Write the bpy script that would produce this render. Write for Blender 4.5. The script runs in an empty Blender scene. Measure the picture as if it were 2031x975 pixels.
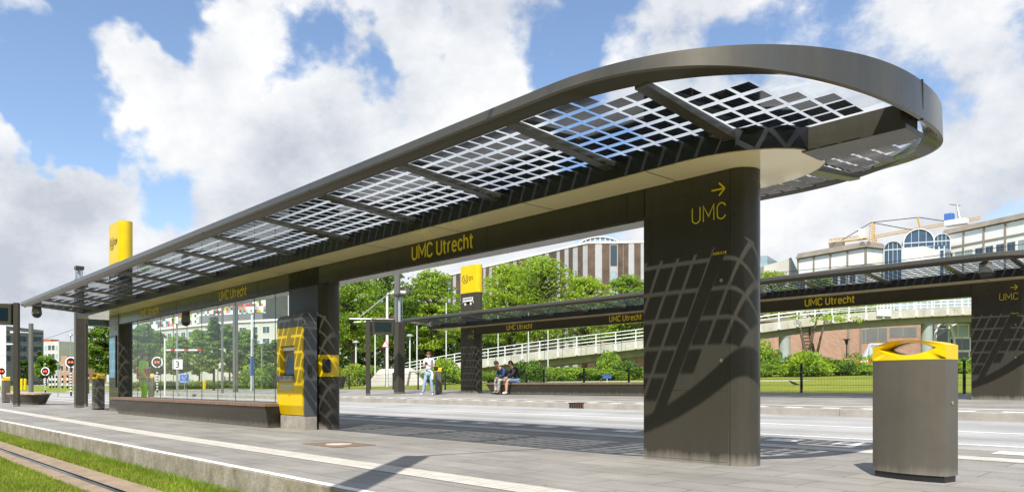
import bpy, bmesh, math, random
from mathutils import Vector, Matrix
R = math.radians
rnd = random.Random(7)
SC = bpy.context.scene
COL = SC.collection
# ------------------------------------------------------------------ camera
HC = 0.78
DX, DY = -0.735, 0.678            # viewing direction on the ground
F, CX, HV = 1490.0, 1015.5, 763.0
cam_d = bpy.data.cameras.new('camera'); cam = bpy.data.objects.new('camera', cam_d); COL.objects.link(cam)
cam.location = (0, 0, HC)
cam.rotation_euler = (R(90), 0, math.atan2(DY, DX) - R(90))
cam_d.sensor_fit = 'HORIZONTAL'; cam_d.sensor_width = 36.0
cam_d.lens = 36.0 * F / 2031.0
cam_d.shift_y = (HV - 487.5) / 2031.0
cam_d.clip_start = 0.05; cam_d.clip_end = 3000
SC.camera = cam
# ------------------------------------------------------------------ light
SUN_DIR = Vector((0.43, -0.66, 1.0)).normalized()       # towards the sun
elev = math.asin(SUN_DIR.z); azim = math.atan2(SUN_DIR.x, SUN_DIR.y)
sd = bpy.data.lights.new('sun', 'SUN'); sd.energy = 5.0; sd.angle = R(0.5); sd.color = (1.0, 0.955, 0.88)
so = bpy.data.objects.new('sun', sd); COL.objects.link(so)
so.rotation_euler = SUN_DIR.to_track_quat('Z', 'Y').to_euler()
SC.view_settings.view_transform = 'Standard'; SC.view_settings.look = 'None'
SC.view_settings.exposure = 0.30; SC.view_settings.gamma = 1.0
SC.render.engine = 'CYCLES'
SC.cycles.max_bounces = 10; SC.cycles.transparent_max_bounces = 24; SC.cycles.glossy_bounces = 4
SC.cycles.diffuse_bounces = 3; SC.cycles.caustics_reflective = False; SC.cycles.caustics_refractive = False
# world: physical sky with cumulus mixed in by direction
W = bpy.data.worlds.new('World'); SC.world = W; W.use_nodes = True
nt = W.node_tree; N = nt.nodes; L = nt.links; N.clear()
def wn(t, **k):
    n = N.new(t)
    for a, b in k.items(): setattr(n, a, b)
    return n
def wmath(op, a, b=None, c=None, clamp=False):
    n = N.new('ShaderNodeMath'); n.operation = op; n.use_clamp = clamp
    for i, v in enumerate((a, b, c)):
        if v is None: continue
        if isinstance(v, (int, float)): n.inputs[i].default_value = v
        else: L.new(v, n.inputs[i])
    return n.outputs[0]
sky = wn('ShaderNodeTexSky'); sky.sky_type = 'NISHITA'; sky.sun_disc = False
sky.sun_elevation = elev; sky.sun_rotation = azim; sky.air_density = 1.0; sky.dust_density = 0.6; sky.ozone_density = 2.0
tc = wn('ShaderNodeTexCoord')
def px_dir(u, v):
    k = (u - CX) / F; h = (HV - v) / F
    return Vector((DX + k * DY, DY - k * DX, h)).normalized()
def noise(vec, scale, detail, rough, dist=0.0, lac=2.0):
    n = wn('ShaderNodeTexNoise'); n.inputs['Scale'].default_value = scale; n.inputs['Detail'].default_value = detail
    n.inputs['Roughness'].default_value = rough; n.inputs['Distortion'].default_value = dist; n.inputs['Lacunarity'].default_value = lac
    L.new(vec, n.inputs['Vector']); return n.outputs['Fac']
def vadd(vec, off):
    n = wn('ShaderNodeVectorMath', operation='ADD'); L.new(vec, n.inputs[0]); n.inputs[1].default_value = off; return n.outputs[0]
mp = wn('ShaderNodeMapping'); L.new(tc.outputs['Generated'], mp.inputs['Vector']); mp.inputs['Scale'].default_value = (1, 1, 1.35)
V0 = mp.outputs[0]
def density(vec):
    a = noise(vec, 3.1, 3, 0.5, 0.2)
    b = noise(vadd(vec, (4.1, 2.2, 7.7)), 8.0, 13, 0.64, 0.0)
    return wmath('ADD', wmath('MULTIPLY', a, 0.6), wmath('MULTIPLY', b, 0.4))
# gaps and banks of the sky: (u, v, radius in degrees, strength)
BLOBS = [(400, 0, 8, -.20), (110, 60, 7.5, -.24), (230, 20, 5, -.10), (70, 240, 5, -.22), (160, 280, 3, -.08), (240, 350, 4.5, -.21), (430, 410, 5, -.22), (300, 170, 5, .12), (200, 220, 3.5, .08), (20, 170, 3.5, .16), (40, 30, 3, .06),
         (600, 100, 2.5, -.08), (1080, 5, 4, -.12), (1170, 150, 3.5, -.13), (1610, 60, 5, -.12), (1880, 235, 5, -.16), (1985, 290, 4, .14), (520, 20, 2.5, .10), (860, 60, 2, -.06),
         (700, 200, 13, .16), (300, 150, 6, .20), (200, 200, 4, .14), (110, 400, 7, .14), (330, 460, 5, .10), (1020, 80, 5, .08), (1380, 40, 6, .08), (1800, 90, 6, .12),
         (1600, 420, 10, .13), (950, 480, 8, .08), (60, 640, 8, .08), (640, 400, 5, .1), (300, 600, 8, .06)]
nzc = wn('ShaderNodeTexNoise'); nzc.inputs['Scale'].default_value = 3.3; nzc.inputs['Detail'].default_value = 5; nzc.inputs['Roughness'].default_value = .6; L.new(tc.outputs['Generated'], nzc.inputs['Vector'])
vs_ = wn('ShaderNodeVectorMath', operation='SUBTRACT'); L.new(nzc.outputs['Color'], vs_.inputs[0]); vs_.inputs[1].default_value = (.5, .5, .5)
vm_ = wn('ShaderNodeVectorMath', operation='MULTIPLY_ADD'); L.new(vs_.outputs[0], vm_.inputs[0]); vm_.inputs[1].default_value = (.38, .38, .38); L.new(tc.outputs['Generated'], vm_.inputs[2])
vn_ = wn('ShaderNodeVectorMath', operation='NORMALIZE'); L.new(vm_.outputs[0], vn_.inputs[0])
bias = None
for u, v, rad, st in BLOBS:
    n = wn('ShaderNodeVectorMath', operation='DOT_PRODUCT'); L.new(vn_.outputs[0], n.inputs[0]); n.inputs[1].default_value = px_dir(u, v)
    m = wn('ShaderNodeMapRange'); m.interpolation_type = 'SMOOTHSTEP'; m.inputs['From Min'].default_value = math.cos(R(rad * 1.5)); m.inputs['From Max'].default_value = 1.0
    m.inputs['To Min'].default_value = 0; m.inputs['To Max'].default_value = st; L.new(n.outputs['Value'], m.inputs['Value'])
    bias = m.outputs[0] if bias is None else wmath('ADD', bias, m.outputs[0])
den0 = density(V0)
den = wmath('ADD', den0, bias)
mask = wn('ShaderNodeMapRange'); mask.interpolation_type = 'SMOOTHSTEP'
mask.inputs['From Min'].default_value = 0.455; mask.inputs['From Max'].default_value = 0.560; L.new(den, mask.inputs['Value'])
# brightness of the cloud: lit side towards the sun, greyer in the thick middle and low down
den_s = density(vadd(V0, (0.030, -0.045, 0.075)))
rel = wmath('SUBTRACT', den0, den_s)
thick = wn('ShaderNodeMapRange'); thick.inputs['From Min'].default_value = 0.52; thick.inputs['From Max'].default_value = 0.85; L.new(den, thick.inputs['Value'])
big = noise(vadd(V0, (9, 3, 1)), 2.2, 3, 0.5)
sh = wmath('ADD', wmath('MULTIPLY', rel, 3.9), wmath('MULTIPLY', wmath('SUBTRACT', big, 0.5), 1.2))
sh = wmath('SUBTRACT', wmath('ADD', sh, 0.72), wmath('MULTIPLY', thick.outputs[0], 0.24), clamp=True)
sep = wn('ShaderNodeSeparateXYZ'); L.new(tc.outputs['Generated'], sep.inputs[0])
lowm = wn('ShaderNodeMapRange'); lowm.inputs['From Min'].default_value = 0.0; lowm.inputs['From Max'].default_value = 0.30
lowm.inputs['To Min'].default_value = 0.10; lowm.inputs['To Max'].default_value = 0.0; L.new(sep.outputs['Z'], lowm.inputs['Value'])
sh = wmath('SUBTRACT', sh, lowm.outputs[0], clamp=True)
cr = wn('ShaderNodeValToRGB'); L.new(sh, cr.inputs[0])
cr.color_ramp.elements[0].position = 0.0; cr.color_ramp.elements[0].color = (5.7, 6.1, 6.9, 1)
cr.color_ramp.elements[1].position = 1.0; cr.color_ramp.elements[1].color = (10.3, 10.3, 10.3, 1)
e = cr.color_ramp.elements.new(0.5); e.color = (8.1, 8.4, 8.9, 1)
skg = wn('ShaderNodeMix', data_type='RGBA', blend_type='MULTIPLY'); skg.inputs['Factor'].default_value = 1.0
L.new(sky.outputs[0], skg.inputs['A']); skg.inputs['B'].default_value = (1.95, 1.93, 1.95, 1)
mx = wn('ShaderNodeMix', data_type='RGBA'); L.new(mask.outputs[0], mx.inputs['Factor']); L.new(skg.outputs['Result'], mx.inputs['A']); L.new(cr.outputs[0], mx.inputs['B'])
bg = wn('ShaderNodeBackground'); bg.inputs['Strength'].default_value = 0.082; L.new(mx.outputs['Result'], bg.inputs['Color'])
wo = wn('ShaderNodeOutputWorld'); L.new(bg.outputs[0], wo.inputs[0])
W.cycles.sampling_method = 'MANUAL'; W.cycles.sample_map_resolution = 512

# ------------------------------------------------------------------ helpers
def gz(y):                                               # the street rises gently away from the camera
    return 0.03 * (min(y, 60) - 7) if y > 7 else 0.0
def at(u, D):                                            # ground position seen at column u, at distance D
    l = (u - CX) / F * D
    return (DX * D + DY * l, DY * D - DX * l)
def zat(v, D): return HC + (HV - v) * D / F
def on_y(u, y):
    k = (u - CX) / F; t = y / (DY - k * DX); return (DX + k * DY) * t, t
def mat(name, col, rough=0.6, metal=0.0, var=0.0, scale=4.0, bump=0.0, bscale=40.0, spec=None, emit=None, var2=None, streak=0.0):
    m = bpy.data.materials.new(name); m.use_nodes = True; t = m.node_tree; b = t.nodes['Principled BSDF']
    b.inputs['Base Color'].default_value = (*col, 1); b.inputs['Roughness'].default_value = rough; b.inputs['Metallic'].default_value = metal
    if spec is not None: b.inputs['Specular IOR Level'].default_value = spec
    tcn = t.nodes.new('ShaderNodeTexCoord')
    if var > 0:
        n = t.nodes.new('ShaderNodeTexNoise'); n.inputs['Scale'].default_value = scale; n.inputs['Detail'].default_value = 6; n.inputs['Roughness'].default_value = 0.65
        t.links.new(tcn.outputs['Object'], n.inputs['Vector'])
        r = t.nodes.new('ShaderNodeValToRGB'); r.color_ramp.elements[0].position = 0.3; r.color_ramp.elements[1].position = 0.7
        c1 = [max(0, c * (1 - var)) for c in col]; c2 = var2 if var2 else [c * (1 + var) for c in col]
        r.color_ramp.elements[0].color = (*c1, 1); r.color_ramp.elements[1].color = (*c2, 1)
        t.links.new(n.outputs['Fac'], r.inputs[0]); t.links.new(r.outputs[0], b.inputs['Base Color'])
        rr = t.nodes.new('ShaderNodeMapRange'); rr.inputs['To Min'].default_value = rough * 0.8; rr.inputs['To Max'].default_value = min(1, rough * 1.25)
        t.links.new(n.outputs['Fac'], rr.inputs['Value']); t.links.new(rr.outputs[0], b.inputs['Roughness'])
    if streak:                                            # rain streaks, and dried splash dirt close to the foot
        src = b.inputs['Base Color'].links[0].from_socket; mp_ = t.nodes.new('ShaderNodeMapping'); mp_.inputs['Scale'].default_value = (9, 9, .8); t.links.new(tcn.outputs['Object'], mp_.inputs['Vector'])
        ns = t.nodes.new('ShaderNodeTexNoise'); ns.inputs['Scale'].default_value = 1.0; ns.inputs['Detail'].default_value = 7; ns.inputs['Roughness'].default_value = .7; t.links.new(mp_.outputs[0], ns.inputs['Vector'])
        mr = t.nodes.new('ShaderNodeMapRange'); mr.inputs['From Min'].default_value = .35; mr.inputs['From Max'].default_value = .7; mr.inputs['To Min'].default_value = 1 - streak; mr.inputs['To Max'].default_value = 1 + streak; t.links.new(ns.outputs['Fac'], mr.inputs['Value'])
        vm = t.nodes.new('ShaderNodeVectorMath'); vm.operation = 'SCALE'; t.links.new(src, vm.inputs[0]); t.links.new(mr.outputs[0], vm.inputs['Scale'])
        sx = t.nodes.new('ShaderNodeSeparateXYZ'); t.links.new(tcn.outputs['Object'], sx.inputs[0]); ad = t.nodes.new('ShaderNodeMath'); ad.operation = 'MULTIPLY_ADD'; t.links.new(ns.outputs['Fac'], ad.inputs[0]); ad.inputs[1].default_value = -.22; t.links.new(sx.outputs['Z'], ad.inputs[2])
        m3 = t.nodes.new('ShaderNodeMapRange'); m3.inputs['From Min'].default_value = -.10; m3.inputs['From Max'].default_value = .0; m3.inputs['To Min'].default_value = .8; m3.inputs['To Max'].default_value = 0; t.links.new(ad.outputs[0], m3.inputs['Value'])
        mxx = t.nodes.new('ShaderNodeMix'); mxx.data_type = 'RGBA'; t.links.new(m3.outputs[0], mxx.inputs['Factor']); t.links.new(vm.outputs[0], mxx.inputs['A']); mxx.inputs['B'].default_value = (.26, .24, .20, 1); t.links.new(mxx.outputs['Result'], b.inputs['Base Color'])
    if bump > 0:
        n2 = t.nodes.new('ShaderNodeTexNoise'); n2.inputs['Scale'].default_value = bscale; n2.inputs['Detail'].default_value = 5
        t.links.new(tcn.outputs['Object'], n2.inputs['Vector'])
        bp = t.nodes.new('ShaderNodeBump'); bp.inputs['Strength'].default_value = bump; bp.inputs['Distance'].default_value = 0.02
        t.links.new(n2.outputs['Fac'], bp.inputs['Height']); t.links.new(bp.outputs[0], b.inputs['Normal'])
    if emit: b.inputs['Emission Color'].default_value = (*emit[0], 1); b.inputs['Emission Strength'].default_value = emit[1]
    return m
def glass(name, tint=(0.93, 0.97, 0.95), rough=0.0, ior=1.5, k=1.0):
    m = bpy.data.materials.new(name); m.use_nodes = True; t = m.node_tree; t.nodes.clear()
    o = t.nodes.new('ShaderNodeOutputMaterial'); mix = t.nodes.new('ShaderNodeMixShader'); tr = t.nodes.new('ShaderNodeBsdfTransparent'); gl = t.nodes.new('ShaderNodeBsdfGlossy')
    tr.inputs[0].default_value = (*tint, 1); gl.inputs['Roughness'].default_value = rough
    fr = t.nodes.new('ShaderNodeLayerWeight'); fr.inputs['Blend'].default_value = 0.5
    pw = t.nodes.new('ShaderNodeMath'); pw.operation = 'POWER'; pw.inputs[1].default_value = 5.0; t.links.new(fr.outputs['Facing'], pw.inputs[0])
    mm = t.nodes.new('ShaderNodeMath'); mm.operation = 'MULTIPLY_ADD'; mm.use_clamp = True; mm.inputs[1].default_value = 0.9 * k; mm.inputs[2].default_value = 0.04 * k; t.links.new(pw.outputs[0], mm.inputs[0])
    t.links.new(mm.outputs[0], mix.inputs[0]); t.links.new(tr.outputs[0], mix.inputs[1]); t.links.new(gl.outputs[0], mix.inputs[2]); t.links.new(mix.outputs[0], o.inputs[0])
    return m
class MB:
    def __init__(s): s.v = []; s.f = []; s.m = []
    def face(s, pts, m=0):
        i = len(s.v); s.v += [tuple(p) for p in pts]; s.f.append(tuple(range(i, i + len(pts)))); s.m.append(m); return s
    def box(s, x0, x1, y0, y1, z0, z1, m=0, M=None):
        c = [(x0, y0, z0), (x1, y0, z0), (x1, y1, z0), (x0, y1, z0), (x0, y0, z1), (x1, y0, z1), (x1, y1, z1), (x0, y1, z1)]
        if M is not None: c = [tuple(M @ Vector(p)) for p in c]
        i = len(s.v); s.v += c
        for q in ((0, 3, 2, 1), (4, 5, 6, 7), (0, 1, 5, 4), (1, 2, 6, 5), (2, 3, 7, 6), (3, 0, 4, 7)): s.f.append(tuple(i + a for a in q)); s.m.append(m)
        return s
    def prism(s, pts, z0, z1, m=0, top=None):            # pts: plan outline (counter-clockwise); top: other outline for the upper ring
        n = len(pts); i = len(s.v); tp = top or pts
        s.v += [(p[0], p[1], z0) for p in pts] + [(p[0], p[1], z1) for p in tp]
        s.f.append(tuple(i + k for k in reversed(range(n)))); s.f.append(tuple(i + n + k for k in range(n))); s.m += [m, m]
        for k in range(n): k2 = (k + 1) % n; s.f.append((i + k, i + k2, i + n + k2, i + n + k)); s.m.append(m)
        return s
    def tube(s, pts, r, n=8, m=0, cap=True):
        P = [Vector(p) for p in pts]; rs = r if isinstance(r, (list, tuple)) else [r] * len(P); i = len(s.v)
        up0 = None
        for k, p in enumerate(P):
            t = (P[min(k + 1, len(P) - 1)] - P[max(k - 1, 0)]).normalized()
            a = t.cross(Vector((0, 0, 1))) if abs(t.z) < 0.95 else t.cross(Vector((1, 0, 0)))
            a.normalize(); b = t.cross(a)
            for q in range(n):
                an = 2 * math.pi * q / n; s.v.append(tuple(p + (a * math.cos(an) + b * math.sin(an)) * rs[k]))
        for k in range(len(P) - 1):
            for q in range(n):
                q2 = (q + 1) % n; s.f.append((i + k * n + q, i + k * n + q2, i + (k + 1) * n + q2, i + (k + 1) * n + q)); s.m.append(m)
        if cap: s.f.append(tuple(i + q for q in reversed(range(n)))); s.f.append(tuple(i + (len(P) - 1) * n + q for q in range(n))); s.m += [m, m]
        return s
    def sweep(s, rings, m=0, closed=False, cap=True):    # rings: list of equal-length point loops
        n = len(rings[0]); i = len(s.v)
        for rg in rings: s.v += [tuple(p) for p in rg]
        K = len(rings)
        for k in range(K if closed else K - 1):
            k2 = (k + 1) % K
            for q in range(n): q2 = (q + 1) % n; s.f.append((i + k * n + q, i + k2 * n + q, i + k2 * n + q2, i + k * n + q2)); s.m.append(m)
        if cap and not closed: s.f.append(tuple(i + q for q in range(n))); s.f.append(tuple(i + (K - 1) * n + q for q in reversed(range(n)))); s.m += [m, m]
        return s
    def ball(s, c, r, n=10, m=0, sz=(1, 1, 1)):
        i = len(s.v); K = n // 2 + 1
        for a in range(K):
            th = math.pi * a / (K - 1)
            for q in range(n):
                ph = 2 * math.pi * q / n
                s.v.append((c[0] + r * sz[0] * math.sin(th) * math.cos(ph), c[1] + r * sz[1] * math.sin(th) * math.sin(ph), c[2] + r * sz[2] * math.cos(th)))
        for a in range(K - 1):
            for q in range(n): q2 = (q + 1) % n; s.f.append((i + a * n + q, i + (a + 1) * n + q, i + (a + 1) * n + q2, i + a * n + q2)); s.m.append(m)
        return s
    def build(s, name, mats, parent=None, smooth=False, bevel=0, loc=None, rot=None):
        me = bpy.data.meshes.new(name); me.from_pydata(s.v, [], s.f); 
        for m in (mats if isinstance(mats, (list, tuple)) else [mats]): me.materials.append(m)
        me.polygons.foreach_set('material_index', s.m)
        if smooth: me.polygons.foreach_set('use_smooth', [True] * len(s.f))
        me.validate(); me.update()
        o = bpy.data.objects.new(name, me); COL.objects.link(o)
        if smooth == 'auto':
            bm = bmesh.new(); bm.from_mesh(me); bmesh.ops.remove_doubles(bm, verts=bm.verts, dist=1e-5)
            bmesh.ops.recalc_face_normals(bm, faces=bm.faces)
            for ed in bm.edges:
                if len(ed.link_faces) == 2 and ed.calc_face_angle(0) > R(35): ed.smooth = False
            bm.to_mesh(me); bm.free()
        if bevel: 
            md = o.modifiers.new('bevel', 'BEVEL'); md.width = bevel; md.segments = 2; md.limit_method = 'ANGLE'; md.angle_limit = R(40)
        if parent: o.parent = parent
        if loc: o.location = loc
        if rot: o.rotation_euler = rot
        return o
def tag(o, label=None, cat=None, group=None, kind=None):
    if label: o['label'] = label
    if cat: o['category'] = cat
    if group: o['group'] = group
    if kind: o['kind'] = kind
    return o
def thing(name, label, cat, loc=(0, 0, 0), rz=0, group=None):
    o = bpy.data.objects.new(name, None); COL.objects.link(o); o.location = loc; o.rotation_euler = (0, 0, rz); o.empty_display_size = 0.2
    return tag(o, label, cat, group)
def kids(o): return [c for c in bpy.data.objects if c.parent == o]
def copy_tree(o, label=None, loc=None, rz=None, parent=None, group=None):
    c = o.copy(); COL.objects.link(c); c.parent = parent
    if label: c['label'] = label
    if group: c['group'] = group
    if loc: c.location = loc
    if rz is not None: c.rotation_euler = (0, 0, rz)
    for k in kids(o): copy_tree(k, parent=c)
    return c
def text(name, s, h, M, m, parent=None, bold=0.0, width=None, th=0.003, z_off=0.0):
    """flat lettering: cap height h, lower left corner at origin of M (x right, y up, z towards the reader)"""
    cu = bpy.data.curves.new(name, 'FONT'); cu.body = s; cu.size = 1.0; cu.offset = bold; cu.extrude = 0.02; cu.resolution_u = 4; cu.space_character = 1.10
    o = bpy.data.objects.new(name, cu); COL.objects.link(o); bpy.context.view_layer.update()
    dg = bpy.context.evaluated_depsgraph_get(); me = bpy.data.meshes.new_from_object(o.evaluated_get(dg))
    bpy.data.objects.remove(o); bpy.data.curves.remove(cu)
    xs = [v.co.x for v in me.vertices]; x0, x1 = min(xs), max(xs); sc = h / 0.69
    sx = sc if width is None else width / (x1 - x0)
    for v in me.vertices: v.co = M @ Vector(((v.co.x - x0) * sx, v.co.y * sc, v.co.z / 0.02 * th / 2 + th / 2))
    me.materials.clear(); me.materials.append(m); me.name = name
    o = bpy.data.objects.new(name, me); COL.objects.link(o)
    if parent: o.parent = parent
    return o
def stroke_text(name, s, h, M, m, parent, width, wt=.13, th=.003):
    """narrow grotesque lettering drawn as mitred ribbons of even weight"""
    A = lambda cx, cy, rx, ry, a0, a1, n=9: [(cx + rx * math.cos(R(a0 + (a1 - a0) * k / n)), cy + ry * math.sin(R(a0 + (a1 - a0) * k / n))) for k in range(n + 1)]
    G = {'U': (.56, [[(0, 1), (0, .26)] + A(.28, .26, .28, .26, 180, 360) + [(.56, .26), (.56, 1)]]), 'M': (.74, [[(0, 0), (0, 1), (.37, .30), (.74, 1), (.74, 0)]]),
         'C': (.52, [A(.28, .72, .28, .28, 12, 180) + A(.28, .28, .28, .28, 180, 348)]), ' ': (.18, []), 't': (.30, [[(.10, .96), (.10, .18)] + A(.26, .18, .16, .18, 180, 275), [(-.04, .70), (.32, .70)]]),
         'r': (.28, [[(0, 0), (0, .72)], [(0, .46)] + A(.20, .46, .20, .26, 170, 75)]), 'e': (.44, [[(.02, .38), (.44, .38)] + A(.22, .45, .22, .27, 0, 180) + A(.22, .27, .22, .27, 180, 325)]),
         'c': (.40, [A(.22, .46, .22, .26, 25, 180) + A(.22, .27, .22, .27, 180, 335)]), 'h': (.42, [[(0, 0), (0, 1.02)], [(0, .46)] + A(.21, .46, .21, .26, 175, 0) + [(.42, 0)]])}
    tot = sum(G[c][0] for c in s) + .24 * (len(s) - 1); sx = width / tot; x = 0; out = MB(); q = 0
    for c in s:
        w, PL = G[c]
        for pl in PL:
            P = [Vector(((x + a) * sx, b_ * h)) for a, b_ in pl]; P = [p for k, p in enumerate(P) if k == 0 or (p - P[k - 1]).length > 1e-5]; hw = wt * h / 2; Lf, Rt = [], []
            for k, p in enumerate(P):
                d0 = (p - P[k - 1]).normalized() if k else (P[1] - p).normalized(); d1 = (P[k + 1] - p).normalized() if k < len(P) - 1 else d0
                n0, n1 = Vector((-d0.y, d0.x)), Vector((-d1.y, d1.x)); nn = (n0 + n1).normalized(); ln = hw / max(.45, nn.dot(n0)); Lf.append(p + nn * ln); Rt.append(p - nn * ln)
            z = th + .0003 * (q % 3); q += 1
            for k in range(len(P) - 1): out.face([tuple(M @ Vector((v.x, v.y, z))) for v in (Rt[k], Rt[k + 1], Lf[k + 1], Lf[k])])
        x += w + .24
    return out.build(name, m, parent)
def face_mat(origin, right, up=(0, 0, 1)):
    r = Vector(right).normalized(); u = Vector(up).normalized(); n = r.cross(u)
    M = Matrix((r, u, n)).transposed().to_4x4(); M.translation = Vector(origin); return M
def stadium(x0, x1, w, round0=False, round1=True, n=10):
    """plan outline of a slab x0..x1, half-thickness w, with rounded ends, counter-clockwise"""
    p = []
    if round1: p += [(x1 - w + w * math.cos(a), w * math.sin(a)) for a in [R(-90 + 180 * k / n) for k in range(n + 1)]]
    else: p += [(x1, -w), (x1, w)]
    if round0: p += [(x0 + w + w * math.cos(a), w * math.sin(a)) for a in [R(90 + 180 * k / n) for k in range(n + 1)]]
    else: p += [(x0, w), (x0, -w)]
    return p

# ------------------------------------------------------------------ materials
M_bronze = mat('bronze_paint', (0.060, 0.055, 0.043), 0.27, 0.0, 0.10, 1.2, spec=0.22, streak=.07)
M_bronze_d = mat('bronze_panel', (0.055, 0.050, 0.039), 0.20, 0.0, 0.05, 0.8, spec=0.22, streak=.06)
M_fascia = mat('fascia_metal', (0.125, 0.116, 0.094), 0.26, 0.6, 0.08, 0.8, streak=.07)
M_black = mat('black_plastic', (0.018, 0.018, 0.02), 0.35)
M_seam = mat('seam', (0.01, 0.01, 0.01), 0.8)
M_soffit = mat('soffit_panel', (0.88, 0.77, 0.47), 0.07, 0.0, 0.02, 1.0, spec=0.6)
M_yel = mat('yellow_paint', (0.80, 0.54, 0.0), 0.35, 0, 0.08, 3)
M_yeltxt = mat('yellow_lettering', (0.68, 0.54, 0.01), 0.5)
M_black_txt = mat('black_lettering', (0.02, 0.02, 0.02), 0.5)
M_white = mat('white_paint', (0.78, 0.78, 0.77), 0.5, 0, 0.05, 2)
M_whitemetal = mat('white_metal', (0.72, 0.72, 0.71), 0.4)
M_galv = mat('galvanised_steel', (0.42, 0.43, 0.43), 0.42, 0.7, 0.12, 3)
M_steel = mat('stainless_steel', (0.55, 0.55, 0.54), 0.3, 0.9)
M_glass = glass('clear_glass', (0.95, 0.975, 0.965), k=.45)
M_roofglass = glass('roof_glass', (0.87, 0.915, 0.96), k=0.9)
M_screen = mat('screen', (0.008, 0.02, 0.028), 0.08)
M_bluescreen = mat('timetable_screen', (0.10, 0.30, 0.42), 0.25, emit=((0.08, 0.28, 0.42), 0.35))
M_greycap = mat('grey_enamel', (0.085, 0.088, 0.09), 0.4)
M_plinth = mat('plinth_concrete', (0.33, 0.30, 0.25), 0.85, 0, 0.25, 5, 0.3, 60)
M_conc = mat('concrete', (0.36, 0.335, 0.29), 0.88, 0, 0.22, 2.2, 0.4, 30)
M_conc_l = mat('pale_concrete', (0.50, 0.47, 0.41), 0.85, 0, 0.2, 0.8, 0.3, 12)
M_track = mat('track_concrete', (0.30, 0.225, 0.15), 0.9, 0, 0.25, 6, 0.5, 90)
M_rail = mat('rail_steel', (0.30, 0.31, 0.33), 0.22, 0.95, 0.1, 8)
M_rust = mat('rusty_iron', (0.16, 0.085, 0.05), 0.8, 0.3, 0.3, 20)
M_wood = mat('bench_wood', (0.22, 0.14, 0.095), 0.55, 0, 0.35, 9, 0.2, 50)
M_wood_l = mat('worn_bench_wood', (0.46, 0.29, 0.17), 0.6, 0, 0.3, 7)
M_red = mat('red', (0.55, 0.03, 0.02), 0.5)
M_blue = mat('blue', (0.05, 0.14, 0.45), 0.5)
M_hivis_y = mat('hivis_yellow', (0.42, 0.85, 0.05), 0.7, 0, 0.1, 5)
M_hivis_o = mat('hivis_orange', (0.85, 0.10, 0.04), 0.7)
M_bark = mat('bark', (0.10, 0.075, 0.055), 0.9, 0, 0.35, 6, 0.5, 20)
def leaf_mat(name, c, trans):
    m = mat(name, c, 0.55, 0, 0.38, 1.3, spec=0.3); t = m.node_tree; b = t.nodes['Principled BSDF']
    o = [n for n in t.nodes if n.type == 'OUTPUT_MATERIAL'][0]; tl = t.nodes.new('ShaderNodeBsdfTranslucent'); tl.inputs[0].default_value = (*trans, 1)
    ms = t.nodes.new('ShaderNodeMixShader'); ms.inputs[0].default_value = 0.38
    t.links.new(b.outputs[0], ms.inputs[1]); t.links.new(tl.outputs[0], ms.inputs[2]); t.links.new(ms.outputs[0], o.inputs[0]); return m
M_leaf_b = leaf_mat('leaf_bright', (0.27, 0.38, 0.035), (0.50, 0.68, 0.03))
M_leaf_m = leaf_mat('leaf_mid', (0.155, 0.25, 0.03), (0.32, 0.50, 0.03))
M_leaf_d = leaf_mat('leaf_dark', (0.055, 0.115, 0.02), (0.10, 0.20, 0.02))
M_leaf_y = leaf_mat('leaf_yellow', (0.24, 0.29, 0.035), (0.42, 0.50, 0.03))

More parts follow.
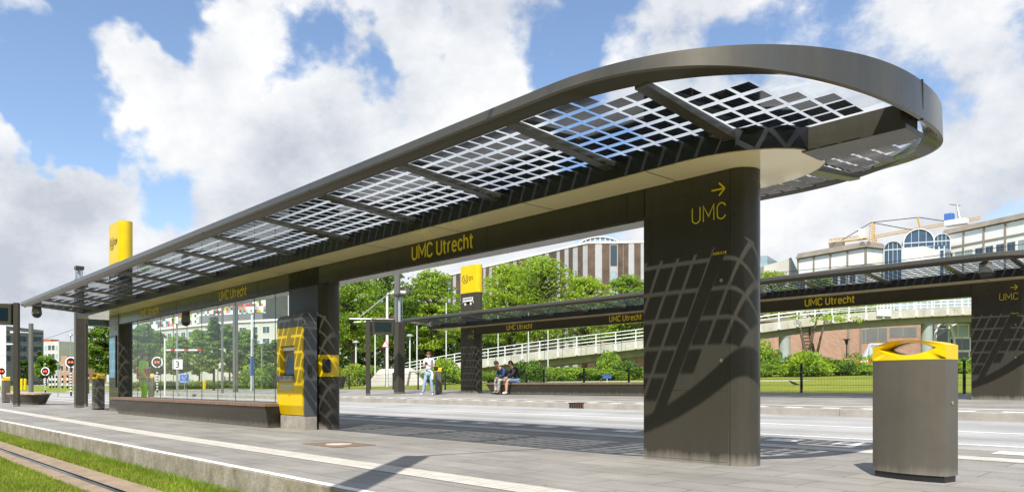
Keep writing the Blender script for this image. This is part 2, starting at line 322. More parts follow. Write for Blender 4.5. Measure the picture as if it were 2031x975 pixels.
def ground_mat(name, kind):
    m = bpy.data.materials.new(name); m.use_nodes = True; t = m.node_tree; b = t.nodes['Principled BSDF']; tcn = t.nodes.new('ShaderNodeTexCoord'); V = tcn.outputs['Object']
    def nz(sc, det=6, ro=0.6, vec=None):
        n = t.nodes.new('ShaderNodeTexNoise'); n.inputs['Scale'].default_value = sc; n.inputs['Detail'].default_value = det; n.inputs['Roughness'].default_value = ro
        t.links.new(vec or V, n.inputs['Vector']); return n.outputs['Fac']
    def ramp(fac, a, c, p0=0.3, p1=0.7):
        r = t.nodes.new('ShaderNodeValToRGB'); r.color_ramp.elements[0].position = p0; r.color_ramp.elements[1].position = p1
        r.color_ramp.elements[0].color = (*a, 1); r.color_ramp.elements[1].color = (*c, 1); t.links.new(fac, r.inputs[0]); return r.outputs[0]
    def mul(a, c, f=1.0, bt='MULTIPLY'):
        x = t.nodes.new('ShaderNodeMix'); x.data_type = 'RGBA'; x.blend_type = bt; x.inputs['Factor'].default_value = f
        for s, k in ((a, 'A'), (c, 'B')):
            if isinstance(s, tuple): x.inputs[k].default_value = (*s, 1)
            else: t.links.new(s, x.inputs[k])
        return x.outputs['Result']
    def bump(h, st, dist=0.01):
        bp = t.nodes.new('ShaderNodeBump'); bp.inputs['Strength'].default_value = st; bp.inputs['Distance'].default_value = dist; t.links.new(h, bp.inputs['Height']); t.links.new(bp.outputs[0], b.inputs['Normal'])
    b.inputs['Roughness'].default_value = 0.85
    if kind == 'grass':
        c = ramp(nz(0.6), (0.16, 0.21, 0.028), (0.26, 0.29, 0.045)); d = ramp(nz(22, 4, 0.7), (0.55, 0.62, 0.5), (1.35, 1.3, 1.1)); e2 = mul(ramp(nz(0.09, 3), (0.8, 0.9, 0.8), (1.2, 1.1, 1.1)), ramp(nz(2.3, 6, .7), (0.85, 0.55, 0.9), (1.05, 1.05, 1.0), .34, .46))
        t.links.new(mul(mul(c, d), e2), b.inputs['Base Color']); bump(nz(40, 4), 0.7, 0.04); b.inputs['Specular IOR Level'].default_value = 0.2
    if kind == 'slabs':
        br = t.nodes.new('ShaderNodeTexBrick'); br.offset = 0.5; br.inputs['Scale'].default_value = 1.0; br.inputs['Mortar Size'].default_value = 0.006; br.inputs['Mortar Smooth'].default_value = 0.1
        br.inputs['Brick Width'].default_value = 0.8; br.inputs['Row Height'].default_value = 0.4; br.inputs['Bias'].default_value = 0.0
        br.inputs['Color1'].default_value = (0.25, 0.24, 0.224, 1); br.inputs['Color2'].default_value = (0.315, 0.302, 0.278, 1); br.inputs['Mortar'].default_value = (0.14, 0.128, 0.105, 1)
        t.links.new(V, br.inputs['Vector'])
        c = mul(br.outputs['Color'], ramp(nz(1.3, 8, 0.65), (0.80, 0.80, 0.80), (1.12, 1.10, 1.07))); c = mul(c, ramp(nz(70, 3, 0.7), (0.84, 0.84, 0.84), (1.12, 1.12, 1.12)))
        sp = ramp(nz(9, 5, 0.7), (0.66, 0.64, 0.60), (1, 1, 1), 0.30, 0.38)
        vo = t.nodes.new('ShaderNodeTexVoronoi'); vo.inputs['Scale'].default_value = 2.6; t.links.new(V, vo.inputs['Vector']); sp = mul(sp, ramp(vo.outputs['Distance'], (0.55, 0.53, 0.5), (1, 1, 1), 0.035, 0.06))
        mq = t.nodes.new('ShaderNodeMapping'); mq.inputs['Scale'].default_value = (.35, 1.2, 1); t.links.new(V, mq.inputs['Vector']); sp = mul(sp, ramp(nz(1.1, 7, .7, mq.outputs[0]), (0.84, 0.82, 0.79), (1.1, 1.1, 1.1), .35, .6))
        t.links.new(mul(c, sp), b.inputs['Base Color']); bump(nz(150, 3), 0.25, 0.004); b.inputs['Roughness'].default_value = 0.75
    if kind == 'asphalt':
        mpn = t.nodes.new('ShaderNodeMapping'); mpn.inputs['Scale'].default_value = (0.05, 1.6, 1); t.links.new(V, mpn.inputs['Vector'])
        c = ramp(nz(1.0, 5, 0.6, mpn.outputs[0]), (0.31, 0.305, 0.29), (0.50, 0.495, 0.48)); c = mul(c, ramp(nz(60, 5, 0.8), (0.62, 0.62, 0.62), (1.3, 1.3, 1.3))); c = mul(c, ramp(nz(0.5, 4), (0.78, 0.78, 0.78), (1.1, 1.1, 1.1)))
        t.links.new(c, b.inputs['Base Color']); bump(nz(120, 3), 0.5, 0.006); b.inputs['Roughness'].default_value = 0.55
    if kind == 'marking':
        c = ramp(nz(14, 8, 0.75), (0.52, 0.50, 0.46), (0.80, 0.78, 0.73), 0.36, 0.52)
        t.links.new(c, b.inputs['Base Color'])
    if kind == 'tactile':
        w = t.nodes.new('ShaderNodeTexWave'); w.bands_direction = 'Y'; w.inputs['Scale'].default_value = 5.2; t.links.new(V, w.inputs['Vector'])
        br = t.nodes.new('ShaderNodeTexBrick'); br.offset = 0; br.inputs['Scale'].default_value = 1.0; br.inputs['Mortar Size'].default_value = 0.004; br.inputs['Brick Width'].default_value = 0.3; br.inputs['Row Height'].default_value = 0.3
        br.inputs['Color1'].default_value = (1, 1, 1, 1); br.inputs['Color2'].default_value = (0.90, 0.89, 0.87, 1); br.inputs['Mortar'].default_value = (0.6, 0.55, 0.5, 1); t.links.new(V, br.inputs['Vector'])
        c = mul(ramp(w.outputs['Fac'], (0.50, 0.48, 0.43), (0.66, 0.64, 0.59), 0.2, 0.6), ramp(nz(8, 8, 0.7), (0.80, 0.79, 0.76), (1.08, 1.07, 1.05)))
        t.links.new(mul(c, br.outputs['Color']), b.inputs['Base Color']); bump(w.outputs['Fac'], 0.5, 0.006)
    if kind == 'kerbwall':
        mpn = t.nodes.new('ShaderNodeMapping'); mpn.inputs['Scale'].default_value = (1.2, 1, 0.8); t.links.new(V, mpn.inputs['Vector'])
        c = mul(ramp(nz(3, 8, 0.7, mpn.outputs[0]), (0.24, 0.215, 0.17), (0.46, 0.43, 0.37)), ramp(nz(30, 5, 0.7), (0.8, 0.8, 0.8), (1.15, 1.15, 1.15)))
        mp2 = t.nodes.new('ShaderNodeMapping'); mp2.inputs['Scale'].default_value = (.9, 1, 0.9); t.links.new(V, mp2.inputs['Vector'])
        c = mul(c, ramp(nz(3, 9, 0.75, mp2.outputs[0]), (0.50, 0.44, 0.32), (1.05, 1.05, 1.05), 0.30, 0.62))
        t.links.new(c, b.inputs['Base Color']); bump(nz(60, 5), 0.5, 0.01)
    return m
G_grass = ground_mat('lawn_grass', 'grass'); G_slab = ground_mat('paving_slabs', 'slabs'); G_asph = ground_mat('busway_asphalt', 'asphalt')
G_mark = ground_mat('worn_white_marking', 'marking'); G_tact = ground_mat('tactile_paving', 'tactile'); G_wall = ground_mat('platform_edge_concrete', 'kerbwall')

# ------------------------------------------------------------------ ground
def strip(name, prof, x0, x1, m, nx=1, kind='structure', thick=None):
    b = MB()
    for i in range(nx):
        xa = x0 + (x1 - x0) * i / nx; xb = x0 + (x1 - x0) * (i + 1) / nx
        for (ya, za), (yb, zb) in zip(prof, prof[1:]): b.face([(xa, ya, za), (xb, ya, za), (xb, yb, zb), (xa, yb, zb)])
    o = b.build(name, m); o['kind'] = kind; return o
YK1, YK2 = 9.5, 15.9                                      # kerbs of the busway
zr = lambda y: gz(y) - 0.15
strip('ground', [(-400, -.30), (2.84, -.30), (3.2, -.5), (YK1 - .3, -.5), (YK1 - .1, zr(YK1) - .1), (YK2, zr(YK2) - .06), (24.0, gz(24) - .06), (24.35, gz(24.35) - .004), (60, gz(60)), (1500, gz(60))], -1500, 700, G_grass)
# near platform
XL, XR = -62.0, 14.0
strip('platform_near', [(2.995, 0), (7, 0), (YK1 - .15, gz(YK1 - .15))], XL, XR, G_slab)
b = MB()
x = XL
while x < XR:                                             # precast edge blocks of the tram side
    b.box(x + .004, x + 1.996, 2.86, 3.0, -.42, .004); x += 2.0
b.build('platform_edge_wall', G_wall, bevel=0.008)['kind'] = 'structure'
strip('white_edge_line', [(2.87, .0085), (2.96, .0085)], XL, XR, G_mark)
def tw(x): return 0.0 if x > -13 else 0.022 * (-13 - x)
b = MB(); xs = [XR - k * 1.0 for k in range(int(XR - XL) + 1)]
for xa, xb in zip(xs, xs[1:]): b.face([(xb, 3.74 + tw(xb), .004), (xa, 3.74 + tw(xa), .004), (xa, 4.07 + tw(xa), .004), (xb, 4.07 + tw(xb), .004)])
b.build('tactile_guide_strip', G_tact)['kind'] = 'structure'
for nm, ys, yk, sgn in (('near', 8.52, YK1, 1), ('far', 17.0, YK2, -1)):
    a0, a1 = ys - .15, ys + .15
    o = strip('tactile_bus_strip', [(a0, gz(a0) + .004), (a1, gz(a1) + .004)], XL if sgn > 0 else -75, XR if sgn > 0 else 20, G_tact)
    b = MB(); x = -60
    while x < XR:
        ya, yb = (yk - .48, yk - .2) if sgn > 0 else (yk + .2, yk + .48)
        b.face([(x, ya, gz(ya) + .005), (x + .42, ya, gz(ya) + .005), (x + .42, yb, gz(yb) + .005), (x, yb, gz(yb) + .005)]); x += .86
    b.build('white_kerb_blocks', G_mark)['kind'] = 'structure'
# kerbs
def kerb(y0, y1, name, xa, xb):
    b = MB(); x = xa
    while x < xb: b.box(x + .004, x + 1.996, y0, y1, -.6, gz((y0 + y1) / 2) + .004); x += 2.0
    b.build(name, M_conc, bevel=.012)['kind'] = 'structure'
kerb(YK1 - .15, YK1, 'kerb_near', XL, XR)
kerb(YK2, YK2 + .15, 'kerb_far', -75, 21)
strip('busway_road', [(YK1 - .02, zr(YK1)), (YK2 + .02, zr(YK2))], -400, 60, G_asph)
strip('platform_far', [(YK2 + .149, gz(YK2 + .15)), (23.9, gz(23.9)), (24.1, gz(24.1) + .01)], -75, 21, G_slab)
strip('gutter_strip', [(23.9, gz(23.9) + .004), (24.3, gz(24.3) + .006)], -75, 21, mat('dark_gravel', (0.09, 0.09, 0.095), 0.9, 0, 0.3, 20))
strip('road_centre_line', [(13.3, zr(13.3) + .004), (13.42, zr(13.42) + .004)], -80, 30, G_mark)
b = MB()
for (xa, xb, y, w) in ((-6.6, -1.0, 11.3, .1), (-40, -24, 14.9, .1), (-200, -28, 11.2, .1)): b.face([(xa, y, zr(y) + .004), (xb, y, zr(y) + .004), (xb, y + w, zr(y + w) + .004), (xa, y + w, zr(y + w) + .004)])
b.build('road_edge_lines', G_mark)['kind'] = 'structure'
# tram track
TZ = -.235
for y0 in (1.88, .45):
    b = MB(); b.box(-150, 20, y0, y0 + .19, -.5, TZ); b.box(-150, 20, y0 + .27, y0 + .53, -.5, TZ); b.box(-150, 20, y0 + .19, y0 + .27, -.5, TZ - .045)
    o = b.build('track_slab', M_track); o['kind'] = 'structure'
    b = MB(); b.box(-150, 20, y0 + .192, y0 + .232, -.4, TZ + .004); b.box(-150, 20, y0 + .262, y0 + .272, -.4, TZ + .003)
    o = b.build('tram_rail', M_rail); o['kind'] = 'structure'
# path and far paving
strip('path', [(40, gz(40) + .01), (42.2, gz(42.2) + .01)], -110, -20, M_conc_l)
strip('cross_road', [(28, gz(28) + .02), (38, gz(38) + .02)], -400, -82, G_asph)

# near grass: single blades, nobody could count them
def blades(name, areas, m, seed):
    r = random.Random(seed); b = MB()
    for (x0, x1, y0, y1, z, n, h) in areas:
        for _ in range(n):
            x = x0 + (x1 - x0) * r.random() ** 0.8; y = r.uniform(y0, y1); a = r.uniform(0, math.pi); w = r.uniform(.003, .006); hh = h * r.uniform(.4, 1.3); lx, ly = r.uniform(-.6, .6) * hh, r.uniform(-.6, .6) * hh
            ca, sa = math.cos(a) * w, math.sin(a) * w; b.face([(x - ca, y - sa, z), (x + ca, y + sa, z), (x + lx, y + ly, z + hh)])
    o = b.build(name, m); o['kind'] = 'stuff'; o['label'] = 'bright green grass growing between the tram rails and platform wall'; return o
strip('track_turf', [(2.41, -.245), (2.86, -.245)], -150, 20, G_grass); strip('track_turf', [(.98, -.25), (1.88, -.245)], -150, 20, G_grass)
M_blade = leaf_mat('grass_blade', (0.21, 0.31, 0.03), (0.32, 0.46, 0.02))
blades('grass', [(-6.0, -24, 2.43, 2.85, -.245, 26000, .05), (-5.5, -15, 2.72, 2.86, -.245, 5000, .085), (-6.5, -15, 1.0, 1.87, -.245, 26000, .042)], M_blade, 3)
blades('grass', [(-6.0, -22, 2.42, 2.86, -.245, 9000, .055), (-6.5, -15, 1.0, 1.88, -.245, 9000, .045)], leaf_mat('dry_grass_blade', (0.36, 0.33, 0.07), (0.4, 0.4, 0.06)), 5)
bpy.data.objects['grass.001']['label'] = 'yellowed dry blades among the grass along the tram track'

# ------------------------------------------------------------------ the shelter (built once, copied across the road)
def logo(parent, M, r, m, name='logo'):
    """a U in a broken ring, then OV"""
    b = MB(); n = 40
    def arc(r0, r1, a0, a1, z=.002):
        k = 14
        for i in range(k):
            p, q = R(a0 + (a1 - a0) * i / k), R(a0 + (a1 - a0) * (i + 1) / k)
            b.face([M @ Vector((r0 * math.cos(p), r0 * math.sin(p), z)), M @ Vector((r1 * math.cos(p), r1 * math.sin(p), z)), M @ Vector((r1 * math.cos(q), r1 * math.sin(q), z)), M @ Vector((r0 * math.cos(q), r0 * math.sin(q), z))])
    arc(r * .82, r, 115, 262); arc(r * .82, r, 278, 425)
    b.build(name, m, parent)
    text('lettering', 'U', r * .95, M @ Matrix.Translation((-r * .38, -r * .47, 0)), m, parent, bold=.01, width=r * .76)
    text('lettering', 'OV', r * .85, M @ Matrix.Translation((r * 1.25, -r * .42, 0)), m, parent, bold=.012, width=r * 1.5)
CE = -21.7                                                # far left end of the canopy
PITCH = 1.738
def make_shelter(near=True):
    root = thing('stop_shelter', '', 'shelter')
    W2 = .19
    def pillar(x0, x1, ztop):
        b = MB(); b.prism(stadium(x0, x1, W2), -.05, ztop)
        return b.build('pillar', M_bronze, root, smooth='auto')
    p1 = pillar(0, 1.22, 2.885); p2 = pillar(-8.24, -6.9, 2.885); p3 = pillar(-20.1, -18.95, 2.885)
    for p, xa, xb in ((p1, 0, 1.03), (p2, -8.24, -7.09), (p3, -20.1, -19.14)):
        b = MB()                                          # door panels with their joints, 3 mm proud
        for z0, z1 in ((.03, .72), (.726, 2.12), (2.126, 2.553)):
            b.box(xa + .10, xb - .02, -W2 - .003, -W2 + .01, z0, z1)
        b.box(xa + .004, xa + .094, -W2 - .002, -W2 + .01, .03, 2.553)
        b.build('door_panel', M_bronze_d, p, bevel=.0015)
        q = MB(); q.box(xb - .001, xb + .005, -W2 - .001, -W2 + .01, .0, 2.88); q.build('panel_joint', M_seam, p)
        for z in (1.02, 1.80):
            q = MB(); q.tube([(xb - .09, -W2 - .006, z), (xb - .09, -W2 + .005, z)], .018, 12); q.build('lock', M_steel, p)
    b = MB(); b.prism([(-19.05, -W2), (0.02, -W2), (0.02, W2), (-19.05, W2)], 2.56, 2.887)
    beam = b.build('beam', M_bronze_d, root, bevel=.004)
    b = MB(); x = -18.95
    while x < 0: b.box(x - .004, x + .004, -W2 - .002, W2 + .002, 2.557, 2.885); x += 2.34
    b.box(-18.95, -.01, -W2 - .0015, -W2 + .01, 2.556, 2.562); b.build('panel_joint', M_seam, beam)
    b = MB(); b.box(-18.93, -8.26, -.13, .13, 2.548, 2.5595); b.box(-6.88, -.02, -.13, .13, 2.548, 2.5595); b.build('beam_underside', M_fascia, beam)
    for x0, w in ((-4.25, 1.40), (-11.56, 1.43), (-17.06, 1.50)):
        stroke_text('lettering', 'UMC', .19, face_mat((x0, -W2 - .001, 2.635), (1, 0, 0)), M_yeltxt, beam, w * .345, .17); stroke_text('lettering', 'Utrecht', .19, face_mat((x0 + w * .43, -W2 - .001, 2.635), (1, 0, 0)), M_yeltxt, beam, w * .57, .17)
    for p, xe in ((p1, 1.03), (p3, -19.14)):
        stroke_text('lettering', 'UMC', .155, face_mat((xe - .42, -W2 - .002, 2.40), (1, 0, 0)), M_yeltxt, p, .37, .085)
        b = MB(); ax, az = xe - .20, 2.69; y = -W2 - .005
        def seg(xa, za, xb, zb, w=.0085):
            d = Vector((xb - xa, 0, zb - za)); n = Vector((-d.z, 0, d.x)).normalized() * w
            b.face([(xa - n.x, y, za - n.z), (xb - n.x, y, zb - n.z), (xb + n.x, y, zb + n.z), (xa + n.x, y, za + n.z)])
        seg(ax, az, ax + .142, az); seg(ax + .085, az + .062, ax + .148, az); seg(ax + .085, az - .062, ax + .148, az)
        b.build('arrow_sign', M_yeltxt, p)
    text('lettering', 'ABRI218', .026, face_mat((.845, -W2 - .004, 2.055), (1, 0, 0)), M_yeltxt, p1, width=.15, bold=.01)
    # totem: the end pillar carried up through the roof
    b = MB(); b.prism(stadium(-20.1, -18.95, W2), 2.886, 4.40); t1 = b.build('totem_shaft', M_bronze, root, smooth='auto')
    b = MB(); b.prism(stadium(-20.1, -18.95, W2 + .004), 4.40, 5.60); t2 = b.build('totem_head', M_yel, root, smooth='auto')
    logo(t2, face_mat((-19.78, -W2 - .008, 5.02), (1, 0, 0)), .2, M_black_txt)
    b = MB(); y = -W2 - .004                               # bus pictogram
    b.box(-19.95, -19.25, y - .002, y + .003, 3.93, 4.20); b.box(-19.93, -19.21, y - .002, y + .003, 3.93, 4.02)
    for xx in (-19.78, -19.40): b.tube([(xx, y - .003, 3.92), (xx, y + .003, 3.92)], .065, 12)
    b.build('bus_pictogram', M_white, t1)
    b = MB()
    for k in range(6): b.box(-19.91 + k * .105, -19.84 + k * .105, y - .005, y - .0025, 4.09, 4.16)
    b.build('bus_pictogram_windows', M_bronze, t1)
    b = MB()
    for k in range(14): xx = -20.05 + k * .078; b.tube([(xx, -.1 + .05 * (k % 3), 5.6), (xx + .01, -.1 + .05 * (k % 3), 5.68)], .004, 4)
    b.build('bird_spikes', M_galv, t2)
    # canopy: spine, soffit, ribs, glass, cells, rim
    SP = .72
    def spine_outline(w, x1, rr):
        p = []; n = 14
        for k in range(n + 1):
            a = R(-90 + 180 * k / n); p.append((x1 - rr + rr * math.cos(a), w * math.sin(a)))
        return p + [(CE + .1, w), (CE + .1, -w)]
    b = MB(); b.prism(spine_outline(SP + .002, 1.852, .972), 2.876, 3.075); sp = b.build('canopy_spine', M_black, root, smooth='auto')
    b = MB(); b.prism(spine_outline(SP - .02, 1.83, .95), 2.870, 2.8765); b.build('soffit', M_soffit, sp, smooth='auto')
    x = .42
    while x > CE + .3: b = MB(); b.box(x - .006, x + .006, -SP + .02, SP - .02, 2.8685, 2.8735); x -= PITCH; b.build('soffit_joint', M_seam, sp)
    RO, CXc, EX = 2.2, .49, 2.25
    def ylim(x, ins=0):
        r_ = RO - ins
        return r_ if x <= CXc else (r_ * max(0, 1 - ((x - CXc) / r_) ** EX) ** (1 / EX) if x < CXc + r_ else 0)
    b = MB(); b.box(.2, CXc + RO - .1, -.19, .19, 2.90, 3.07); b.prism([(1.75, -.19), (CXc + RO - .06, -.19), (CXc + RO - .06, .19), (1.75, .19)], 2.86, 2.905)
    b.build('nose_arm', M_bronze, root, bevel=.004)
    # rim
    path = []; nseg = 64
    path.append((CE, -RO, 0, -1, 0)); 
    for x in [CE + (CXc - CE) * k / 6 for k in range(1, 7)]: path.append((x, -RO, 0, -1, 0))
    for k in range(1, nseg):
        a = R(-90 + 180 * k / nseg); ca, sa = max(0, math.cos(a)), math.sin(a); px, py = RO * ca ** (2 / EX), RO * math.copysign(abs(sa) ** (2 / EX), sa)
        gx, gy = (px / RO) ** (EX - 1), math.copysign((abs(py) / RO) ** (EX - 1), py); gl_ = math.hypot(gx, gy); path.append((CXc + px, py, gx / gl_, gy / gl_, ca))
    for x in [CXc + (CE - CXc) * k / 6 for k in range(0, 7)]: path.append((x, RO, 0, 1, 0))
    rings = []
    for (x, y, nx, ny, s_) in path:
        drop = .105 + .225 * max(0, s_) ** 2.6; zt = 3.285; zb = zt - drop; wi = .10 + .06 * max(0, s_)
        ib = min(3.11, zb + .03 + .12 * max(0, s_) ** 1.4)
        ro = [(0, zt - .012), (.008, zb + .01), (-.02, zb), (-wi, ib), (-wi, 3.19), (-.03, zt)]
        rings.append([(x + nx * o_, y + ny * o_, z) for o_, z in ro])
    b = MB(); b.sweep(rings); b.m = [(1 if (k < 6 * (len(rings) - 1) and k % 6 in (2, 3)) else 0) for k in range(len(b.f))]; rim = b.build('canopy_rim', [M_fascia, M_bronze_d], root, smooth='auto')  # underside and inner faces get a darker material: shade put into the rim's colour
    b = MB(); b.box(CE, CE + .10, -RO, RO, 3.16, 3.275); b.build('end_rail', M_fascia, root)
    b = MB(); b.box(CXc + RO - .05, CXc + RO + .006, -.008, .008, 2.955, 3.287); b.build('rim_joint', M_seam, rim)
    for x in (-3.6, -7.1, -10.6, -14.1, -17.6): q = MB(); q.box(x - .0025, x + .0025, -RO - .0015, -RO + .02, 3.18, 3.274); q.build('rim_joint', M_seam, rim)
    zg = lambda y: 3.05 + (abs(y) - SP) * .075            # glass plane
    ribs = [1.32] + [-.02 - PITCH * k for k in range(13)]
    for x in ribs:
        if x < CE + .3: continue
        for sg in (-1, 1):
            ro = ylim(x, .12) if x > CXc else RO - .10
            b = MB(); w = .06
            lo, hi = (SP - .05) * sg, ro * sg
            i = [(x - w, lo, zg(SP) - .085), (x + w, lo, zg(SP) - .085), (x + w, hi, zg(ro) - .05), (x - w, hi, zg(ro) - .05)]
            t_ = [(p[0], p[1], zg(p[1] if abs(p[1]) > SP else SP) - .006) for p in i]
            if sg < 0: i = i[::-1]; t_ = t_[::-1]
            b.sweep([i, t_]); b.build('rib', M_fascia, root, bevel=.004)
    for sg in (-1, 1):
        for bi, (xa, xb) in enumerate([(CXc, 1.25)] and list(zip([x + .07 for x in ribs[1:]] + [CE + .1], [x - .07 for x in ribs[:-1]] + [ribs[-1] - .07]))):
            if xb < CE + .3: continue
            xa = max(xa, CE + .1)
            pts = []
            n = 8
            for k in range(n + 1):
                x = xa + (xb - xa) * k / n; ro = ylim(x, .12)
                pts.append((x, ro * sg))
            lo = [(xb, (SP - .03) * sg), (xa, (SP - .03) * sg)]
            g = MB(); P = [(p[0], p[1], zg(p[1])) for p in pts + lo]; g.face(P if sg > 0 else P[::-1]); gl = g.build('roof_pane', M_roofglass, root)
            c = MB(); nx_ = max(1, int((xb - xa + .02) / .197)); px_ = (xb - xa + .02) / nx_; cw = px_ - .038
            for i in range(nx_):
                x0 = xa + .012 + i * px_
                for j in range(8):
                    y0 = SP - .02 + j * .1975; y1 = y0 + .159
                    xm = x0 + cw; lim = ylim(xm, .13)
                    if y0 + .09 > lim: continue
                    y1 = min(y1, lim) if y1 > lim and xm < CXc else y1
                    if y1 > lim + .001: continue
                    c.box(x0, x0 + cw, *(sorted((y0 * sg, y1 * sg))), zg(y0) - .004, zg(y0) + .010 - .0115)
            if c.v: c.build('solar_cells', M_cell, gl)
        # rounded end bay
        g = MB(); pts = []
        n = 30; x1_ = CXc + RO - .16
        for k in range(n + 1):
            x = 1.39 + (x1_ - 1.39) * math.sin(math.pi / 2 * k / n); pts.append((x, sg * max(.19, ylim(x, .14))))
        P = pts + [(1.39, sg * .19)]
        zz = lambda y: zg(y) if abs(y) > SP else zg(SP) + (SP - abs(y)) * -.01 + .035
        g2 = MB(); P3 = [(p[0], p[1], zg(max(abs(p[1]), SP))) for p in P]; g2.face(P3 if sg < 0 else P3[::-1]); gl = g2.build('roof_pane', M_roofglass, root)
        c = MB()
        for i in range(7):
            x0 = 1.41 + i * .194
            for j in range(-3, 8):
                y0 = SP - .02 + j * .1975; y1 = y0 + .159; xm = x0 + .157
                if xm > CXc + RO - .14 or y0 < .16: continue
                lim = ylim(xm, .20)
                if y1 > lim: continue
                zc = zg(max(y0, SP)); c.box(x0, xm, *(sorted((y0 * sg, y1 * sg))), zc - .006, zc - .003)
        c.build('solar_cells', M_cell, gl)
    # glass wall behind the bench
    x = -18.95; n = 11; w = (18.95 - 8.24) / n
    for k in range(n):
        b = MB(); b.box(x + .004, x + w - .004, -.006, .006, .10, 2.56); b.build('glass_pane', M_glass, root)
        s_ = MB(); s_.box(x + w - .004, x + w + .004, -.0065, .0065, .10, 2.559); s_.build('pane_edge', M_pedge, root) if k < n - 1 else None
        x += w
    return root
def cell_material():
    m = bpy.data.materials.new('solar_cell'); m.use_nodes = True; t = m.node_tree; b = t.nodes['Principled BSDF']
    tcn = t.nodes.new('ShaderNodeTexCoord'); sp = t.nodes.new('ShaderNodeSeparateXYZ'); t.links.new(tcn.outputs['Object'], sp.inputs[0])
    mm = t.nodes.new('ShaderNodeMath'); mm.operation = 'MULTIPLY'; mm.inputs[1].default_value = 1 / .0395; t.links.new(sp.outputs['X'], mm.inputs[0])
    fr = t.nodes.new('ShaderNodeMath'); fr.operation = 'FRACT'; t.links.new(mm.outputs[0], fr.inputs[0])
    gt = t.nodes.new('ShaderNodeMath'); gt.operation = 'GREATER_THAN'; gt.inputs[1].default_value = .95; t.links.new(fr.outputs[0], gt.inputs[0])
    r = t.nodes.new('ShaderNodeMix'); r.data_type = 'RGBA'; r.inputs['A'].default_value = (.008, .013, .030, 1); r.inputs['B'].default_value = (.10, .12, .16, 1); t.links.new(gt.outputs[0], r.inputs['Factor']); t.links.new(r.outputs['Result'], b.inputs['Base Color'])
    b.inputs['Roughness'].default_value = .05; b.inputs['Specular IOR Level'].default_value = .42
    return m
M_cell = cell_material()
M_pedge = mat('pane_edge', (0.10, 0.16, 0.14), 0.2)
shelter = make_shelter()
shelter['label'] = 'nearest dark bronze stop shelter with solar glass roof, yellow totem and rounded nose'
shelter.location = (-4.94, 6.66, 0)
far_sh = copy_tree(shelter, 'stop shelter with solar roof across the busway, behind the seated pair', (-5.954, 21.13, .42))
p3 = sorted([k for k in kids(shelter) if k.name.startswith('pillar')], key=lambda k: min(v.co.x for v in k.data.vertices))[0]; W2 = .19
b = MB(); b.box(-20.0, -19.32, -W2 - .03, -W2, .72, 2.25); f_ = b.build('timetable_frame', M_black, p3, bevel=.006)
b = MB(); b.box(-19.94, -19.38, -W2 - .034, -W2 - .028, 1.0, 2.18); b.build('timetable', M_bluescreen, f_)
shelter['group'] = far_sh['group'] = 'stop shelters along the platforms'

# benches
def make_bench(x0, x1):
    t = thing('bench', '', 'bench')
    y0, y1 = -.78, -.06
    top = [(x0, y0), (x1, y0), (x1, y1), (x0, y1)]; bot = [(x0 + .30, y0 + .14), (x1 - .16, y0 + .14), (x1 - .16, y1 - .05), (x0 + .30, y1 - .05)]
    b = MB(); b.prism(bot, .0, .385, top=[(x0 + .02, y0 + .02), (x1 - .02, y0 + .02), (x1 - .02, y1), (x0 + .02, y1)]); bs = b.build('base', M_bronze, t, bevel=.01)
    b = MB()
    n = 6
    for k in range(n): xa = x0 + (x1 - x0) * k / n; b.box(xa + .002, xa + (x1 - x0) / n - .002, y0, y1, .39, .452)
    b.build('seat', M_wood, t, bevel=.006)
    return t
bench = make_bench(-17.75, -7.98); bench['label'] = 'long dark bench with reddish wooden seat beside the yellow ticket machine'; bench.location = (-4.94, 6.66, 0)
bf = copy_tree(bench, 'long dark bench across the busway carrying the seated pair', (-5.954, 21.13, .42))
bench['group'] = bf['group'] = 'long benches under the shelters'

# CCTV domes under the roofs
def dome(label, x, y, z, s=1.0):
    t = thing('security_camera', label, 'camera', (x, y, z), 0, 'cameras hanging under the shelter roofs')
    b = MB(); b.tube([(0, 0, .12), (0, 0, -.12)], [.075 * s, .095 * s], 14); b.box(-.05, .05, -.03, .03, .05, .17); b.build('housing', M_bronze, t, smooth='auto')
    b = MB(); b.ball((0, 0, -.12), .085 * s, 12, sz=(1, 1, .9)); b.build('lens_dome', M_black, t, smooth=True)
    return t
X, _ = on_y(62, 4.75); dome('dark dome camera under the left tip of the nearest canopy', -25.95, 4.75, 3.0, 1.5)
dome('dark dome camera hanging on the nearest beam above the glass wall', -19.1, 6.66, 2.44, 1.2)
dome('dark dome camera under the left tip of the canopy across the busway', -26.1, 19.3, 3.40, 1.6)
dome('dark dome camera under the right end of the canopy across the busway', -5.2, 19.3, 3.42, 1.6)

